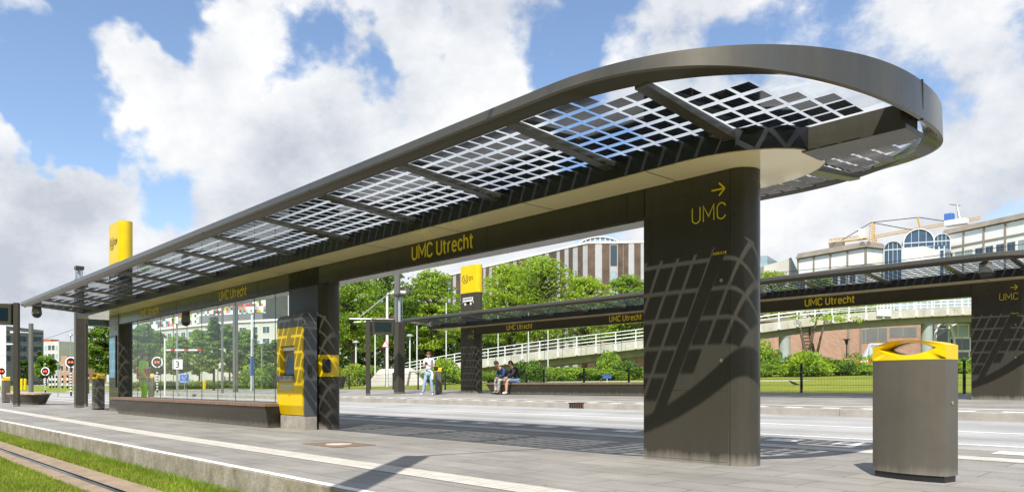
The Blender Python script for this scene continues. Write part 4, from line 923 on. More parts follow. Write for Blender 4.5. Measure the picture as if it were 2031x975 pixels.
# shrubs: a few grown, then copied along the beds
def shrub_mesh(seed, mats, n=26, nl=60, leaf=.085):
    r = random.Random(seed); b = MB()
    for k in range(n):
        a = r.uniform(0, 6.283); d = r.random() ** .5 * .95; z = (1 - d * d) ** .5 * r.uniform(.45, 1.0)
        leaves(b, (d * math.cos(a), d * math.sin(a), z * .78 + .05), .30, nl, leaf, r, .8, r.choice([0, 0, 1]))
    t = thing('shrub', '', 'shrub'); b.build('foliage', mats, t); s_ = MB(); s_.tube([(0, 0, -.1), (.05, 0, .5)], [.05, .02], 6); s_.build('stem', M_bark, t); return t
protos = [shrub_mesh(1, [LB, LM]), shrub_mesh(2, [LM, LB]), shrub_mesh(3, [LD, LM]), shrub_mesh(4, [LY, LM]), shrub_mesh(5, [LM, LD])]
used = set()
def shrub(kind, u, D, w, h, label, group):
    x, y = at(u, D); z = gz(y); p = protos[kind]
    if kind in used: t = copy_tree(p)
    else: t = p; used.add(kind)
    t.location = (x, y, z); t.scale = (w, w, h); t.rotation_euler = (0, 0, (u * 7.3) % 6.28); t['label'] = label; t['group'] = group
GB = 'ground cover shrubs in the bed behind the lawn'
def bed(us, D, lab, h, w, kinds, g=GB):
    r = random.Random(int(us[0]))
    for u in us: shrub(r.choice(kinds), u, D + r.uniform(-1.5, 1.5), w * r.uniform(.8, 1.3), h * r.uniform(.75, 1.3), lab, g)
bed([1500 + 27 * k for k in range(17)], 58, 'low leafy shrub in the green bed behind the fence right of the nearest pillar', 1.0, 1.3, [0, 1, 0])
bed([1512 + 34 * k for k in range(14)], 61, 'taller leafy shrub at the back of the green bed right of the nearest pillar', 1.5, 1.2, [1, 2, 4], 'taller shrubs at the back of the bed')
bed([945 + 24 * k for k in range(15)], 60, 'low leafy shrub seen through the glass wall across the busway', .95, 1.3, [1, 0, 4], 'shrubs seen through the far glass wall')
bed([795 + 22 * k for k in range(6)], 59, 'low leafy shrub in the bed left of the far timetable pillar', .9, 1.2, [1, 2], 'shrubs left of the far timetable pillar')
bed([300 + 24 * k for k in range(12)], 62, 'low shrub on the verge seen through the near glass wall', .7, 1.5, [4, 1, 3], 'low shrubs seen through the near glass wall')
for k, u, D, w, h, lab in ((0, 1602, 55, 1.9, 1.9, 'big bright yellow-green bush on the lawn edge right of the overpass column'), (2, 1640, 58, 1.1, 1.7, 'dark round bush right of the big bright bush'), (2, 1672, 56, 1.0, 1.5, 'dark bush in front of the red and white barrier'), (1, 1512, 64, 1.9, 3.2, 'tall leafy bush directly right of the nearest pillar'),
                      (1, 1587, 72, 1.3, 2.6, 'tall green bush under the overpass beside its column'), (3, 1697, 72, 1.6, 2.4, 'round olive bush under the overpass left of the folded parasol'), (0, 882, 57, 1.5, 2.0, 'bright bush between the yellow lidded bin and the far timetable pillar'),
                      (3, 672, 57, 1.2, 1.5, 'left yellow-green clipped bush right of the middle pillar'), (3, 690, 60, 1.2, 1.9, 'second yellow-green clipped bush right of the middle pillar'), (1, 722, 62, 2.1, 1.9, 'wide clipped green hedge bush left of the display post'),
                      (2, 1045, 56, 1.2, 2.0, 'dark rounded bush behind the glass right of the seated pair'), (2, 1240, 60, 1.2, 1.8, 'dark rounded bush behind the glass near the nearest pillar'), (0, 1207, 62, 1.3, 2.4, 'bright rounded bush behind the glass near the nearest pillar'),
                      (1, 500, 56, 1.6, 1.9, 'clipped bush beside the white lamp behind the near glass wall'), (4, 545, 55, 1.5, 2.0, 'bright clipped bush left of the ticket machine behind the glass')):
    shrub(k, u, D, w, h, lab, 'single bushes on the lawn')

# ------------------------------------------------------------------ curved ramp bridge
rp = [(790, 80, 742), (870, 79, 727), (950, 77.5, 714), (1100, 74, 694), (1273, 71, 674), (1400, 70, 656), (1501, 70, 643), (1600, 71, 630), (1700, 72.5, 620), (1810, 74, 613), (1924, 76, 608), (2100, 79, 604), (2250, 82, 602)]
def cr_spline(P, n):
    out = []
    for i in range(len(P) - 1):
        p0, p1, p2, p3 = P[max(i - 1, 0)], P[i], P[i + 1], P[min(i + 2, len(P) - 1)]
        for k in range(n):
            t_ = k / n; out.append(tuple(.5 * ((2 * b_) + (c_ - a_) * t_ + (2 * a_ - 5 * b_ + 4 * c_ - d_) * t_ ** 2 + (3 * b_ - a_ - 3 * c_ + d_) * t_ ** 3) for a_, b_, c_, d_ in zip(p0, p1, p2, p3)))
    return out + [P[-1]]
path3 = cr_spline([(*at(u, D), zat(v, D)) for u, D, v in rp], 5)
def offs(P, o):
    out = []
    for k, p in enumerate(P):
        a, c = Vector(P[max(k - 1, 0)]), Vector(P[min(k + 1, len(P) - 1)]); d = (c - a); n = Vector((-d.y, d.x, 0)).normalized(); out.append((p[0] + n.x * o, p[1] + n.y * o, p[2]))
    return out
t = thing('ramp_bridge', 'curved concrete footbridge ramp with white railing rising to the right', 'bridge')
def band(o0, o1, z0, z1): 
    A, B_ = offs(path3, o0), offs(path3, o1); return MB().sweep([[(a[0], a[1], a[2] + z0), (c[0], c[1], c[2] + z0), (c[0], c[1], c[2] + z1), (a[0], a[1], a[2] + z1)] for a, c in zip(A, B_)])
band(0, .25, -.80, 0).build('parapet', M_conc_l, t); band(.25, 3.6, -.8, -.55).build('deck', M_conc, t); band(3.6, 3.85, -.8, 0).build('parapet', M_conc_l, t)
band(.7, 3.1, -1.45, -.8).build('girder', M_ramp := mat('weathered_concrete', (.27, .26, .20), .9, 0, .2, 1.5), t)
for o_ in (.02, 3.8):
    for z in (1.05, .72, .38): P = [(p[0], p[1], p[2] + z) for p in offs(path3, o_)]; MB().tube(P, .045 if z > 1 else .035, 5).build('rail', M_white, t)
lens = [0]
for a, c in zip(path3, path3[1:]): lens.append(lens[-1] + (Vector(c) - Vector(a)).length)
def along(s_):
    for k in range(len(lens) - 1):
        if lens[k + 1] >= s_: f = (s_ - lens[k]) / (lens[k + 1] - lens[k]); return Vector(path3[k]).lerp(Vector(path3[k + 1]), f), (Vector(path3[k + 1]) - Vector(path3[k])).normalized()
    return Vector(path3[-1]), Vector((1, 0, 0))
s_ = .6; i = 0
while s_ < lens[-1]:
    p, d = along(s_); a = math.atan2(d.y, d.x); M4 = Matrix.Translation(p) @ Matrix.Rotation(a, 4, 'Z'); b = MB()
    b.box(-.045, .045, -.06, .03, -.05, 1.08, M=M4); b.box(-.10, .10, -.10, -.01, -.72, -.12, M=M4); b.build('railing_post', M_white, t)
    if i in (14, 26, 35):
        b = MB()
        for q in (-.75, -.4, 0, .4, .75): b.box(q - .05, q + .05, -.16, -.08, -.55, 1.2, M=M4)
        b.box(-.8, .8, -.2, -.1, -.5, .15, M=M4); b.build('railing_plate', M_white, t)  # wide white plate with upright bars on the railing, unlit
    if i % 2 == 0: q = MB(); q.box(-.01, .01, -.004, .0, -.79, -.01, M=M4 @ Matrix.Translation((.95, 0, 0))); q.build('parapet_joint', M_seam, t)
    s_ += 1.93; i += 1
for u, D in ((1556, 71.6), (1838, 75.8), (2120, 80), (1250, 73.5)):
    x, y = at(u, D); p = min(path3, key=lambda q: (q[0] - x) ** 2 + (q[1] - y) ** 2)
    MB().tube([(x, y, gz(60) - .3), (x, y, p[2] - 1.44)], .53, 20).build('column', M_colm := mat('column_paint', (.33, .37, .35), .7, 0, .1, 2), t, smooth='auto')
# concrete mound at the foot of the ramp
x, y = at(795, 57); b = MB(); b.sweep([[(-2.6, -1.5, -.2), (2.4, -1.5, -.2), (2.4, 1.5, -.2), (-2.6, 1.5, -.2)], [(-1.5, -.8, 1.22), (.9, -.8, 1.3), (.9, 1, 1.3), (-1.5, 1, 1.22)]])
tag(b.build('concrete_mound', M_conc_l, loc=(x, y, gz(y)), rot=(0, 0, math.atan2(DY, DX) - R(90)), bevel=.15), 'low sloping concrete mound behind the display post across the busway', 'mound')

# ------------------------------------------------------------------ buildings
def wall_M(A, B_, z0):
    A = Vector((A[0], A[1], z0)); B3 = Vector((B_[0], B_[1], z0)); r_ = (B3 - A).normalized(); n = Vector((r_.y, -r_.x, 0)); M = Matrix((r_, -n, Vector((0, 0, 1)))).transposed().to_4x4(); M.translation = A
    return M, (B3 - A).length                           # local x along the wall, -y outwards, z up
def window(parent, M, x0, x1, z0, z1, mg, mf=None, fr=.08, split=0):
    b = MB(); b.box(x0, x1, -.06, .02, z0, z1, M=M)
    if mf is None: return b.build('window', mg, parent)
    w_ = MB(); w_.box(x0 - fr, x1 + fr, -.04, .02, z0 - fr, z1 + fr, M=M); f_ = w_.build('window', mf, parent)
    b = MB(); n = split + 1
    for k in range(n): a = x0 + (x1 - x0) * k / n; b.box(a + (.04 if k else 0), x0 + (x1 - x0) * (k + 1) / n - (.04 if k < n - 1 else 0), -.055, -.039, z0, z1, M=M)
    b.build('pane', mg, f_); return f_
M_wglass = mat('window_glass', (.035, .06, .075), .05, 0, spec=.8); M_wglass_b = mat('blue_window_glass', (.035, .07, .12), .05, 0, .3, .3, spec=.7); M_wglass_l = mat('pale_window_glass', (.30, .40, .45), .15, 0, .2, .4)
M_rustp = mat('brown_facade_panel', (.125, .08, .055), .45, .2, .4, .5); M_wpan = mat('white_facade_panel', (.80, .80, .78), .5, 0, .05, .5); M_palec = mat('pale_facade', (.52, .50, .45), .8, 0, .1, .4)
M_palec2 = mat('light_grey_facade_strip', (.42, .43, .44), .5, 0, .1, .5); M_cop = mat('brown_grey_coping', (.22, .19, .15), .8, 0, .2, .5); M_frm = mat('facade_frame', (.27, .24, .19), .7)
G0 = gz(60)
# brown panelled building with glazed roof lantern
bC = thing('panelled_building', 'brown and white panelled building with curved glass roof behind the bright trees', 'building')
def panel_wall(A, B_, ztop, seed, windows):
    r = random.Random(seed); M, Ln = wall_M(A, B_, G0); H_ = ztop - G0; b = MB(); b.box(0, Ln, 0, .5, 0, H_, m=1, M=M); x = 0; nfl = 6; fh = H_ / nfl; last = 1
    while x < Ln - .5:
        w = r.choice([.9, 1.1, 1.3]); k = 0 if last != 0 else r.choice([0, 0, 1, 2, 2]); last = k; w = min(w, Ln - x)
        if k < 2: b.box(x + .03, x + w - .03, -.06, 0, 0, H_ - .01, m=(1 if k else 0), M=M)
        if k == 2 or (k == 1 and r.random() < .7):
            for fl in range(nfl):
                if r.random() < .85 and windows[0] > 0: windows[0] -= 1; window(bC, M, x + .12, x + w - .12, fl * fh + .5 * r.random(), fl * fh + fh * r.uniform(.7, .93), r.choice([M_wglass, M_wglass_l, M_wglass_l]), M_frm, .05)
        x += w
    b.build('facade', [M_rustp, M_palec2], bC); c = MB(); c.box(-.1, Ln + .1, -.15, .7, H_, H_ + .3, M=M); c.build('roof_edge', M_wpan, bC)
cor = at(1165, 125); zt = zat(483, 125)
panel_wall(cor, at(1330, 124), zt, 5, [42]); panel_wall(at(770, 186), cor, zt, 6, [54])
P = [at(1165, 125.6), at(1329, 124.6), at(1330, 180), at(770, 230), at(771, 186.6)]
MB().prism(P[::-1] if False else P, zt - .4, zt - .1).build('roof', M_cop, bC)
b = MB(); x, y = at(1188, 131); MR = Matrix.Translation((x, y, zt)) @ Matrix.Rotation(math.atan2(DY, DX) - R(90), 4, 'Z')
def ell(a, hh, n=14): return [(a * math.cos(math.pi * k / n), hh * math.sin(math.pi * k / n)) for k in range(n + 1)]
e0 = ell(3.9, 1.9); rings = []
b.sweep([[tuple(MR @ Vector((px - (1.5 if yy > 5 else 0), yy, pz - .05))) for px, pz in e0] for yy in (-1.6, 10)]); b.build('roof_lantern', M_wglass_l, bC)
b = MB()
for px, pz in e0[::1]: b.box(px - .07, px + .07, -1.75, -1.6, -.05, max(.1, pz), M=MR)
for (pa, qa), (pb, qb) in zip(e0, e0[1:]): b.sweep([[tuple(MR @ Vector((pa, yy, qa + dz))) for yy, dz in ((-1.85, 0), (10.3, 0), (10.3, .15), (-1.85, .15))], [tuple(MR @ Vector((pb, yy, qb + dz))) for yy, dz in ((-1.85, 0), (10.3, 0), (10.3, .15), (-1.85, .15))]])
b.build('lantern_frame', M_white, bC)
b = MB(); xA, yA = at(1010, 150); MQ, Ln = wall_M(at(1000, 150), at(1150, 129), zt)
e1 = ell(Ln / 2, .9, 16); b.sweep([[tuple(MQ @ Vector((px + Ln / 2, yy, pz))) for px, pz in e1] for yy in (1, 6)]); b.build('curved_roof', M_white, bC)
# white panelled building with windows, right
def grid_wall(bd, A, B_, z0, z1, cols, split_z, wz0, wz1, wpat, copm=M_cop):
    M, Ln = wall_M(A, B_, 0); b = MB(); b.box(0, Ln, 0, .6, z0, z1, M=M); b.build('wall', M_wpan, bd)
    c = MB(); c.sweep([[tuple(M @ Vector(q)) for q in ((xx, -.5, z1), (xx, 1, z1), (xx, 1, z1 + 1.1), (xx, .3, z1 + 1.1))] for xx in (-.3, Ln + .3)]); c.build('coping', copm, bd)
    for k in range(cols + 1): q = MB(); xx = Ln * k / cols; q.box(xx - .16, xx + .16, -.14, 0, z0, z1, M=M); q.build('pilaster', M_frm, bd)
    q = MB(); q.box(0, Ln, -.11, 0, split_z, split_z + .35, M=M); q.build('string_course', M_frm, bd)
    cw = Ln / cols
    for k in range(cols):
        for (f0, f1) in wpat:
            window(bd, M, cw * (k + f0), cw * (k + f1), wz0, wz1, [M_wglass_b, M_wglass_l, M_wglass_b][(k + int(f0 * 7)) % 3], M_frm, .09, 1)
bD = thing('hospital_block', 'white panelled building with brown bands left of the glass arches', 'building')
A, B_ = at(1583, 150), at(1717, 137.5); z1 = zat(490, 137.5)
grid_wall(bD, A, B_, G0, z1, 4, z1 - 3.4, z1 - 6.1, z1 - 4.2, [(.14, .42), (.60, .88)])
grid_wall(bD, B_, at(1752, 139.5), G0, z1, 1, z1 - 3.4, z1 - 14, z1 - 13.8, [(.3, .31)])
MB().prism([A, B_, at(1752, 139.5), at(1752, 170), at(1583, 180)], z1 - .2, z1 + .2).build('roof', M_cop, bD)
bE = thing('hospital_block', 'larger white panelled building with paired windows at the right edge', 'building')
A, B_ = at(1873, 150), at(2250, 118.5); z1 = zat(466, 150)
grid_wall(bE, A, B_, G0, z1, 8, z1 - 2.9, z1 - 5.6, z1 - 3.9, [(.10, .42), (.60, .92)])
MB().prism([A, B_, at(2250, 170), at(1873, 190)], z1 - .2, z1 + .2).build('roof', M_cop, bE)
# glass arched hall between the two
bF = thing('arched_hall', 'glass halls with round arched fronts between the two white buildings', 'building')
def arch(cu, D, rpx, vspring, depth, bodyv, mside, skew=0):
    s = D / F; r_ = rpx * s; x, y = at(cu, D); z = zat(vspring, D); MA = Matrix.Translation((x, y, z)) @ Matrix.Rotation(math.atan2(DY, DX) - R(90) + skew, 4, 'Z')
    pr_ = [(r_ * math.cos(math.pi * k / 20), r_ * math.sin(math.pi * k / 20)) for k in range(21)]
    b = MB(); b.face([tuple(MA @ Vector((px, -.05, pz))) for px, pz in pr_]); zb = zat(bodyv, D) - z
    b.face([tuple(MA @ Vector(q)) for q in ((-r_, -.05, zb), (r_, -.05, zb), (r_, -.05, 0), (-r_, -.05, 0))]); b.build('arched_window', M_wglass_b, bF)
    b = MB(); big = [(px * 1.06, pz * 1.06) for px, pz in pr_]
    for (a1, a2), (b1, b2), (c1, c2), (d1, d2) in zip(big, big[1:], pr_, pr_[1:]):
        b.sweep([[tuple(MA @ Vector(q)) for q in ((a1, -.3, a2), (c1, -.3, c2), (c1, depth, c2), (a1, depth, a2))], [tuple(MA @ Vector(q)) for q in ((b1, -.3, b2), (d1, -.3, d2), (d1, depth, d2), (b1, depth, b2))]])
    b.build('barrel_roof', mside, bF)
    b = MB()
    for f in (-.5, 0, .5): b.box(f * r_ - .04, f * r_ + .04, -.16, -.06, zb, r_ * math.sqrt(1 - f * f), M=MA)
    for zz in (0, zb * .5): b.box(-r_, r_, -.17, -.07, zz - .1, zz + .1, M=MA)
    for sx in (-1, 1): b.box(sx * r_ * 1.03 - .1, sx * r_ * 1.03 + .1, -.3, 0, zb, 0, M=MA)
    b.build('window_bars', M_frmw, bF); return MA, r_
M_frmw = mat('pale_frame', (.50, .56, .60), .4)
M_barrelg = mat('glazed_barrel', (.42, .50, .50), .2, 0, .25, .8)
arch(1771, 132, 15.5, 495, 9, 560, M_barrelg, R(-28)); arch(1822, 141, 26, 481, 14, 500, M_white, R(-22)); arch(1868, 146, 14, 478, 10, 560, M_white, R(-22))
M_, Ln = wall_M(at(1786, 133), at(1832, 130), 0); b = MB(); b.box(0, Ln, 0, 8, G0, zat(494, 133), M=M_); b.build('side_wall', M_wpan, bF)
M_, Ln = wall_M(at(1832, 136), at(1873, 134), 0); b = MB(); b.box(0, Ln, 0, 8, G0, zat(490, 136), M=M_); b.build('glass_front', M_wglass_b, bF); b = MB()
for k in range(5): b.box(k * Ln / 4 - .1, k * Ln / 4 + .1, -.1, 0, G0, zat(492, 136), M=M_)
b.box(0, Ln, -.12, 0, zat(500, 136), zat(497, 136), M=M_); b.build('glazing_bars', M_frmw, bF)
# pale building with slanted glazed end, left of the panelled block
bG = thing('gabled_building', 'pale building with green glass and slanted glazed gable right of the nearest pillar', 'building')
M_, Ln = wall_M(at(1480, 140), at(1522, 138), 0); MB().box(0, Ln, 0, 10, G0, zat(510, 140), M=M_).build('glass_block', M_wglass_l, bG)
M_, Ln = wall_M(at(1515, 136), at(1568, 136), 0); zb_, za_, zc_ = G0, zat(527, 136), zat(512, 136)
MB().sweep([[tuple(M_ @ Vector(q)) for q in ((0, yy, zb_), (Ln, yy, zb_), (Ln, yy, zc_), (0, yy, za_))] for yy in (0, 10)]).build('wall', M_palec, bG)
M_, Ln = wall_M(at(1566, 135), at(1586, 135), 0); MB().sweep([[tuple(M_ @ Vector(q)) for q in ((0, yy, zb_), (Ln, yy, zb_), (Ln, yy, zat(545, 135)), (.3, yy, zc_))] for yy in (0, 9)]).build('slanted_glazing', M_wglass, bG)
# tower crane
M_cry = mat('crane_yellow', (.62, .38, .08), .5); bH = thing('tower_crane', 'yellow tower crane with long jib above the white buildings', 'crane')
Dc = 175; cx3 = lambda u, v: (*at(u, Dc), zat(v, Dc))
def lattice(p, q, w, n):
    b = MB(); p, q = Vector(p), Vector(q); d = (q - p).normalized(); up = Vector((0, 0, 1)) if abs(d.z) < .8 else Vector((DY, -DX, 0)); up = up - d * d.dot(up); up.normalize(); sd_ = d.cross(up)
    C4 = [(-1, 0), (1, 0), (0, 1.5)]
    for a, c in C4: b.tube([p + sd_ * a * w + up * c * w, q + sd_ * a * w + up * c * w], w * .14, 4)
    for k in range(n):
        f0, f1 = k / n, (k + .5) / n; P0, P1, P2 = p.lerp(q, f0), p.lerp(q, f1), p.lerp(q, (k + 1) / n)
        b.tube([P0 + sd_ * w, P1 + up * 1.5 * w, P2 + sd_ * w], w * .09, 3); b.tube([P0 - sd_ * w, P1 + up * 1.5 * w, P2 - sd_ * w], w * .09, 3)
    return b
lattice(cx3(1645, 482), cx3(1722, 473), .6, 10).build('counter_jib', M_cry, bH); lattice(cx3(1732, 472), cx3(1945, 434), .42, 44).build('jib', M_cry, bH)
lattice(cx3(1727, 520), cx3(1727, 474), .9, 8).build('tower', M_cry, bH); lattice(cx3(1727, 474), cx3(1728, 441), .6, 6).build('apex', M_cry, bH)
for a, c in (((1728, 441), (1668, 477)), ((1728, 441), (1822, 431)), ((1822, 431), (1900, 442)), ((1728, 441), (1815, 457))): MB().tube([cx3(*a), cx3(*c)], .09, 4).build('stay_cable', M_black, bH)
MB().tube([cx3(1825, 453), cx3(1819, 430)], .22, 5).build('strut', M_cry, bH)
b = MB(); x, y, z = cx3(1714, 473); b.box(x - 1.2, x + .6, y - 1, y + 1, z, z + 2.2); b.build('machinery_house', M_white, bH); b = MB(); x, y, z = cx3(1660, 484); b.box(x - 1.5, x + 1.5, y - .8, y + .8, z - 3, z + .3); b.build('counterweight', M_cop, bH)
t = thing('roof_crane', 'small white roof crane with blue tarpaulin on the right building', 'crane', (*at(1895, 152), zat(447, 152))); s = 152 / F
b = MB(); b.box(-1.8, 2.2, -1, 1, 0, 1.1); b.build('base', M_white, t, bevel=.1); b = MB(); b.box(-1.9, -.3, -.8, .8, 1.1, 2.6); b.build('tarpaulin', M_blue, t, bevel=.2)
ax_ = Vector((DY, -DX, 0)); b = MB(); b.tube([Vector((.8, 0, 1)) , ax_ * .3 + Vector((0, 0, 4.1))], [.3, .15], 6); b.tube([ax_ * -1.2 + Vector((0, 0, 4.3)), ax_ * 1 + Vector((0, 0, 4.0))], .12, 5); b.build('boom', M_galv, t)
# brick building under the overpass
M_brick = bpy.data.materials.new('salmon_brick'); M_brick.use_nodes = True; tt = M_brick.node_tree; bb_ = tt.nodes['Principled BSDF']; tcn = tt.nodes.new('ShaderNodeTexCoord'); mpn = tt.nodes.new('ShaderNodeMapping'); mpn.inputs['Rotation'].default_value = (R(90), 0, R(-48))
br = tt.nodes.new('ShaderNodeTexBrick'); br.inputs['Scale'].default_value = 1; br.inputs['Brick Width'].default_value = .42; br.inputs['Row Height'].default_value = .14; br.inputs['Mortar Size'].default_value = .012
br.inputs['Color1'].default_value = (.33, .185, .13, 1); br.inputs['Color2'].default_value = (.43, .25, .175, 1); br.inputs['Mortar'].default_value = (.42, .33, .27, 1)
tt.links.new(tcn.outputs['Object'], mpn.inputs['Vector']); tt.links.new(mpn.outputs[0], br.inputs['Vector']); tt.links.new(br.outputs['Color'], bb_.inputs['Base Color']); bb_.inputs['Roughness'].default_value = .9
bI = thing('brick_building', 'salmon brick building seen under the overpass', 'building'); A, B_ = at(1180, 98), at(1855, 84); M_, Ln = wall_M(A, B_, 0); zt_ = zat(628, 84)
MB().box(0, Ln, 0, 12, G0 - .3, zt_, M=M_).build('wall', M_brick, bI); MB().box(-.2, Ln + .2, -.2, 12, zt_, zt_ + .35, M=M_).build('roof', M_cop, bI)
fx = lambda u: Ln * (u - 1180) / (1855 - 1180) * (1 - (1 - (u - 1180) / 675) * .09)
for (u0, u1, v0, v1, mg) in ((1736, 1747, 652, 678, M_cladd := mat('grey_cladding', (.16, .16, .16), .5, 0, .1, .6)), (1748, 1777, 650, 676, M_cladd), (1782, 1825, 650, 668, M_cladd), (1750, 1776, 682, 700, M_wglass_l), (1532, 1542, 700, 716, M_wglass_l), (1300, 1330, 690, 712, M_wglass_l), (1340, 1370, 650, 690, M_wglass), (1400, 1440, 650, 690, M_wglass)):
    window(bI, M_, fx(u0), fx(u1), zat(v1, 86), zat(v0, 86), mg, M_white if mg is not M_cladd else M_frm, .08, 1)
for u in (1648, 1712, 1733): MB().box(fx(u) - .08, fx(u) + .08, -.2, -.001, G0, zt_ - .3, M=M_).build('downpipe', M_cop, bI)
b = MB(); 
for q in (0, .9): b.box(fx(1630) + q - .05, fx(1630) + q + .05, -.25, -.15, G0 + .5, zt_ - .3, M=M_)
for k in range(14): b.box(fx(1630), fx(1630) + .9, -.24, -.17, G0 + 1 + k * .4, G0 + 1.06 + k * .4, M=M_)
b.build('wall_ladder', M_rust, bI)
bJ = thing('glass_fronted_building', 'grey and white glass fronted building under the overpass at the right', 'building'); A, B_ = at(1853, 82), at(2060, 80); M_, Ln = wall_M(A, B_, 0)
MB().box(0, Ln, 0, 10, G0, zat(624, 82), M=M_).build('wall', M_cladd, bJ); sx = Ln / 207
for k, (u0, u1, v0, v1, mg) in enumerate(((1858, 1880, 652, 690, M_wglass), (1884, 1900, 645, 668, M_wglass_l), (1903, 1921, 645, 668, M_wglass_l), (1886, 1908, 672, 694, M_wglass), (1910, 1924, 672, 694, M_wglass), (1884, 1896, 700, 712, M_red), (1900, 1922, 698, 714, M_wglass), (1930, 1960, 645, 690, M_wglass), (1965, 2000, 645, 690, M_wglass))):
    window(bJ, M_, (u0 - 1853) * sx, (u1 - 1853) * sx, zat(v1, 82), zat(v0, 82), mg, M_white, .12)
b = MB(); b.tube([tuple(M_ @ Vector(((1870 - 1853) * sx + 1.0 * math.cos(a), -.5, G0 + 3.5 + 2.6 * math.sin(a)))) for a in [R(10 * k) for k in range(0, 19)]], .12, 6); b.build('arched_canopy', M_white, bJ)
bK = thing('pale_glass_building', 'pale glazed building just above the ramp railing at the right', 'building'); A, B_ = at(1720, 112), at(2100, 108); M_, Ln = wall_M(A, B_, 0); MB().box(0, Ln, 0, 8, G0, zat(586, 110), M=M_).build('wall', M_wglass_l, bK)
for k in range(28): MB().box(k * Ln / 28 - .07, k * Ln / 28 + .07, -.1, 0, G0, zat(587, 110), M=M_).build('glazing_bar', M_white, bK)
# hospital behind the near glass wall
bL = thing('curved_hospital', 'long pale hospital with rows of paired windows behind the near glass wall', 'building')
pts = [(255, 185), (330, 170), (400, 160), (470, 152), (540, 148), (610, 146), (720, 150)]; zL = zat(638, 150)
for (ua, Da), (ub, Db) in zip(pts, pts[1:]):
    M_, Ln = wall_M(at(ua, Da), at(ub, Db), 0); MB().box(0, Ln + .1, 0, 8, G0, zL, M=M_).build('wall', M_palec, bL); MB().box(-.1, Ln + .2, -.3, 8, zL, zL + .4, M=M_).build('roof', M_wpan, bL)
    n = max(2, int(Ln / 3.0))
    if ub > 600: continue
    for k in range(n):
        for fl in range(3): window(bL, M_, Ln * (k + .22) / n, Ln * (k + .78) / n, zL - 2.3 - fl * 2.35, zL - 1.0 - fl * 2.35, M_wglass, M_white, .1, 1)
# confetti tower
bM = thing('chequered_tower', 'tall slab clad in white, black, green and red squares behind the hospital', 'building'); A, B_ = at(285, 250), at(527, 236); M_, Ln = wall_M(A, B_, 0); z0_, z1_ = zat(660, 236), zat(565, 236)
cm = [M_wpan, M_wpan, M_wpan, mat('dark_square', (.06, .08, .08), .4), M_galv, mat('lime_square', (.28, .55, .05), .5), mat('orange_square', (.75, .22, .03), .5), M_red, M_wglass_l, mat('dark_square', (.12, .15, .15), .4)]
b = MB(); b.box(0, Ln, 0, 12, G0, z1_, M=M_); b.build('wall', M_cop, bM); b = MB(); r = random.Random(9); nc, nr = 58, 16
for i in range(nc):
    for j in range(nr): 
        b.box(Ln * i / nc, Ln * (i + 1) / nc, -.1, -.01, z0_ + (z1_ - z0_) * j / nr, z0_ + (z1_ - z0_) * (j + 1) / nr, m=r.choice([0, 1, 2, 3, 3, 4, 5, 6, 7, 8, 9, 9, 0, 1]), M=M_)
b.build('chequered_cladding', cm, bM)
M_, Ln = wall_M(at(395, 178), at(521, 170), 0); MB().box(0, Ln, 0, 6, zL, zat(623, 174), M=M_).build('plant_room', M_cladd, bL)
# far left buildings
bN = thing('glass_office', 'dark glass office building at the left edge', 'building'); M_, Ln = wall_M(at(-60, 150), at(12, 150), 0); M2, Ln2 = wall_M(at(12, 150), at(25, 165), 0)
MB().box(0, Ln, 0, 12, 0, zat(646, 150), M=M_).build('wall', M_wglass, bN); MB().box(0, Ln2, 0, 5, 0, zat(650, 155), M=M2).build('wall', M_wpan, bN)
for k in range(9): MB().box(0, Ln, -.08, 0, 1.3 * k, 1.3 * k + .15, M=M_).build('floor_band', M_frmw, bN)
bO = thing('office_block', 'grey office block with rows of windows far off at the left', 'building'); M_, Ln = wall_M(at(38, 262), at(117, 255), 0); zO = zat(676, 255); MB().box(0, Ln, 0, 14, 0, zO, M=M_).build('wall', M_palec, bO)
for fl in range(5):
    for k in range(11): window(bO, M_, Ln * (k + .08) / 11, Ln * (k + .86) / 11, zO - 3 - fl * 2.9, zO - 1.3 - fl * 2.9, [M_wglass, M_wglass_l, M_wglass][(k * 7 + fl * 3) % 3], M_white, .08)
MB().box(Ln * .1, Ln * .6, 3, 6, zO, zO + 1, M=M_).build('roof_plant', M_redbrown, bO)
bP = thing('brick_house', 'small red brick building between the office block and lamp column', 'building'); M_, Ln = wall_M(at(117, 210), at(160, 205), 0)
MB().box(0, Ln * .9, 0, 8, 0, zat(716, 208), M=M_).build('wall', M_brick, bP); MB().box(Ln * .1, Ln * .38, 0, 6, zat(716, 208), zat(705, 208), M=M_).build('wall', M_brick, bP)
for k in range(3): window(bP, M_, Ln * (.1 + .22 * k), Ln * (.22 + .22 * k), zat(735, 208), zat(724, 208), M_wglass, M_white, .1)

# ------------------------------------------------------------------ lawn furniture
def lantern(t, h, s):
    MB().tube([(0, 0, h - .5), (0, 0, h - .05)], [.09, .2], 8).build('lantern', M_screen, t); MB().tube([(0, 0, h - .05), (0, 0, h + .02)], [.38, .3], 10).build('cap', M_black, t)
pole('street_lamp', 'black lantern post under the overpass before the brick wall', 'street lamp', 1679, 68, 672, .06, .04, M_black, None, lantern, base=G0)
t = thing('parasol', 'closed grey white parasol under the overpass by the brick wall', 'parasol', (*at(1724, 73), G0)); h = zat(681, 73) - G0
b = MB(); rr = []
for z, q in ((h, .05), (h - .35, .18), (h - 1.0, .52), (h - 1.75, .95)): rr.append([(q * (1 if k % 2 else .62) * math.cos(2 * math.pi * k / 16), q * (1 if k % 2 else .62) * math.sin(2 * math.pi * k / 16), z + (.0 if k % 2 else .08) * (q > .9)) for k in range(16)])
b.sweep(rr); b.build('canopy', mat('parasol_cloth', (.42, .45, .48), .8, 0, .1, 4), t); MB().tube([(0, 0, 0), (0, 0, h)], .04, 6).build('pole', M_galv, t)
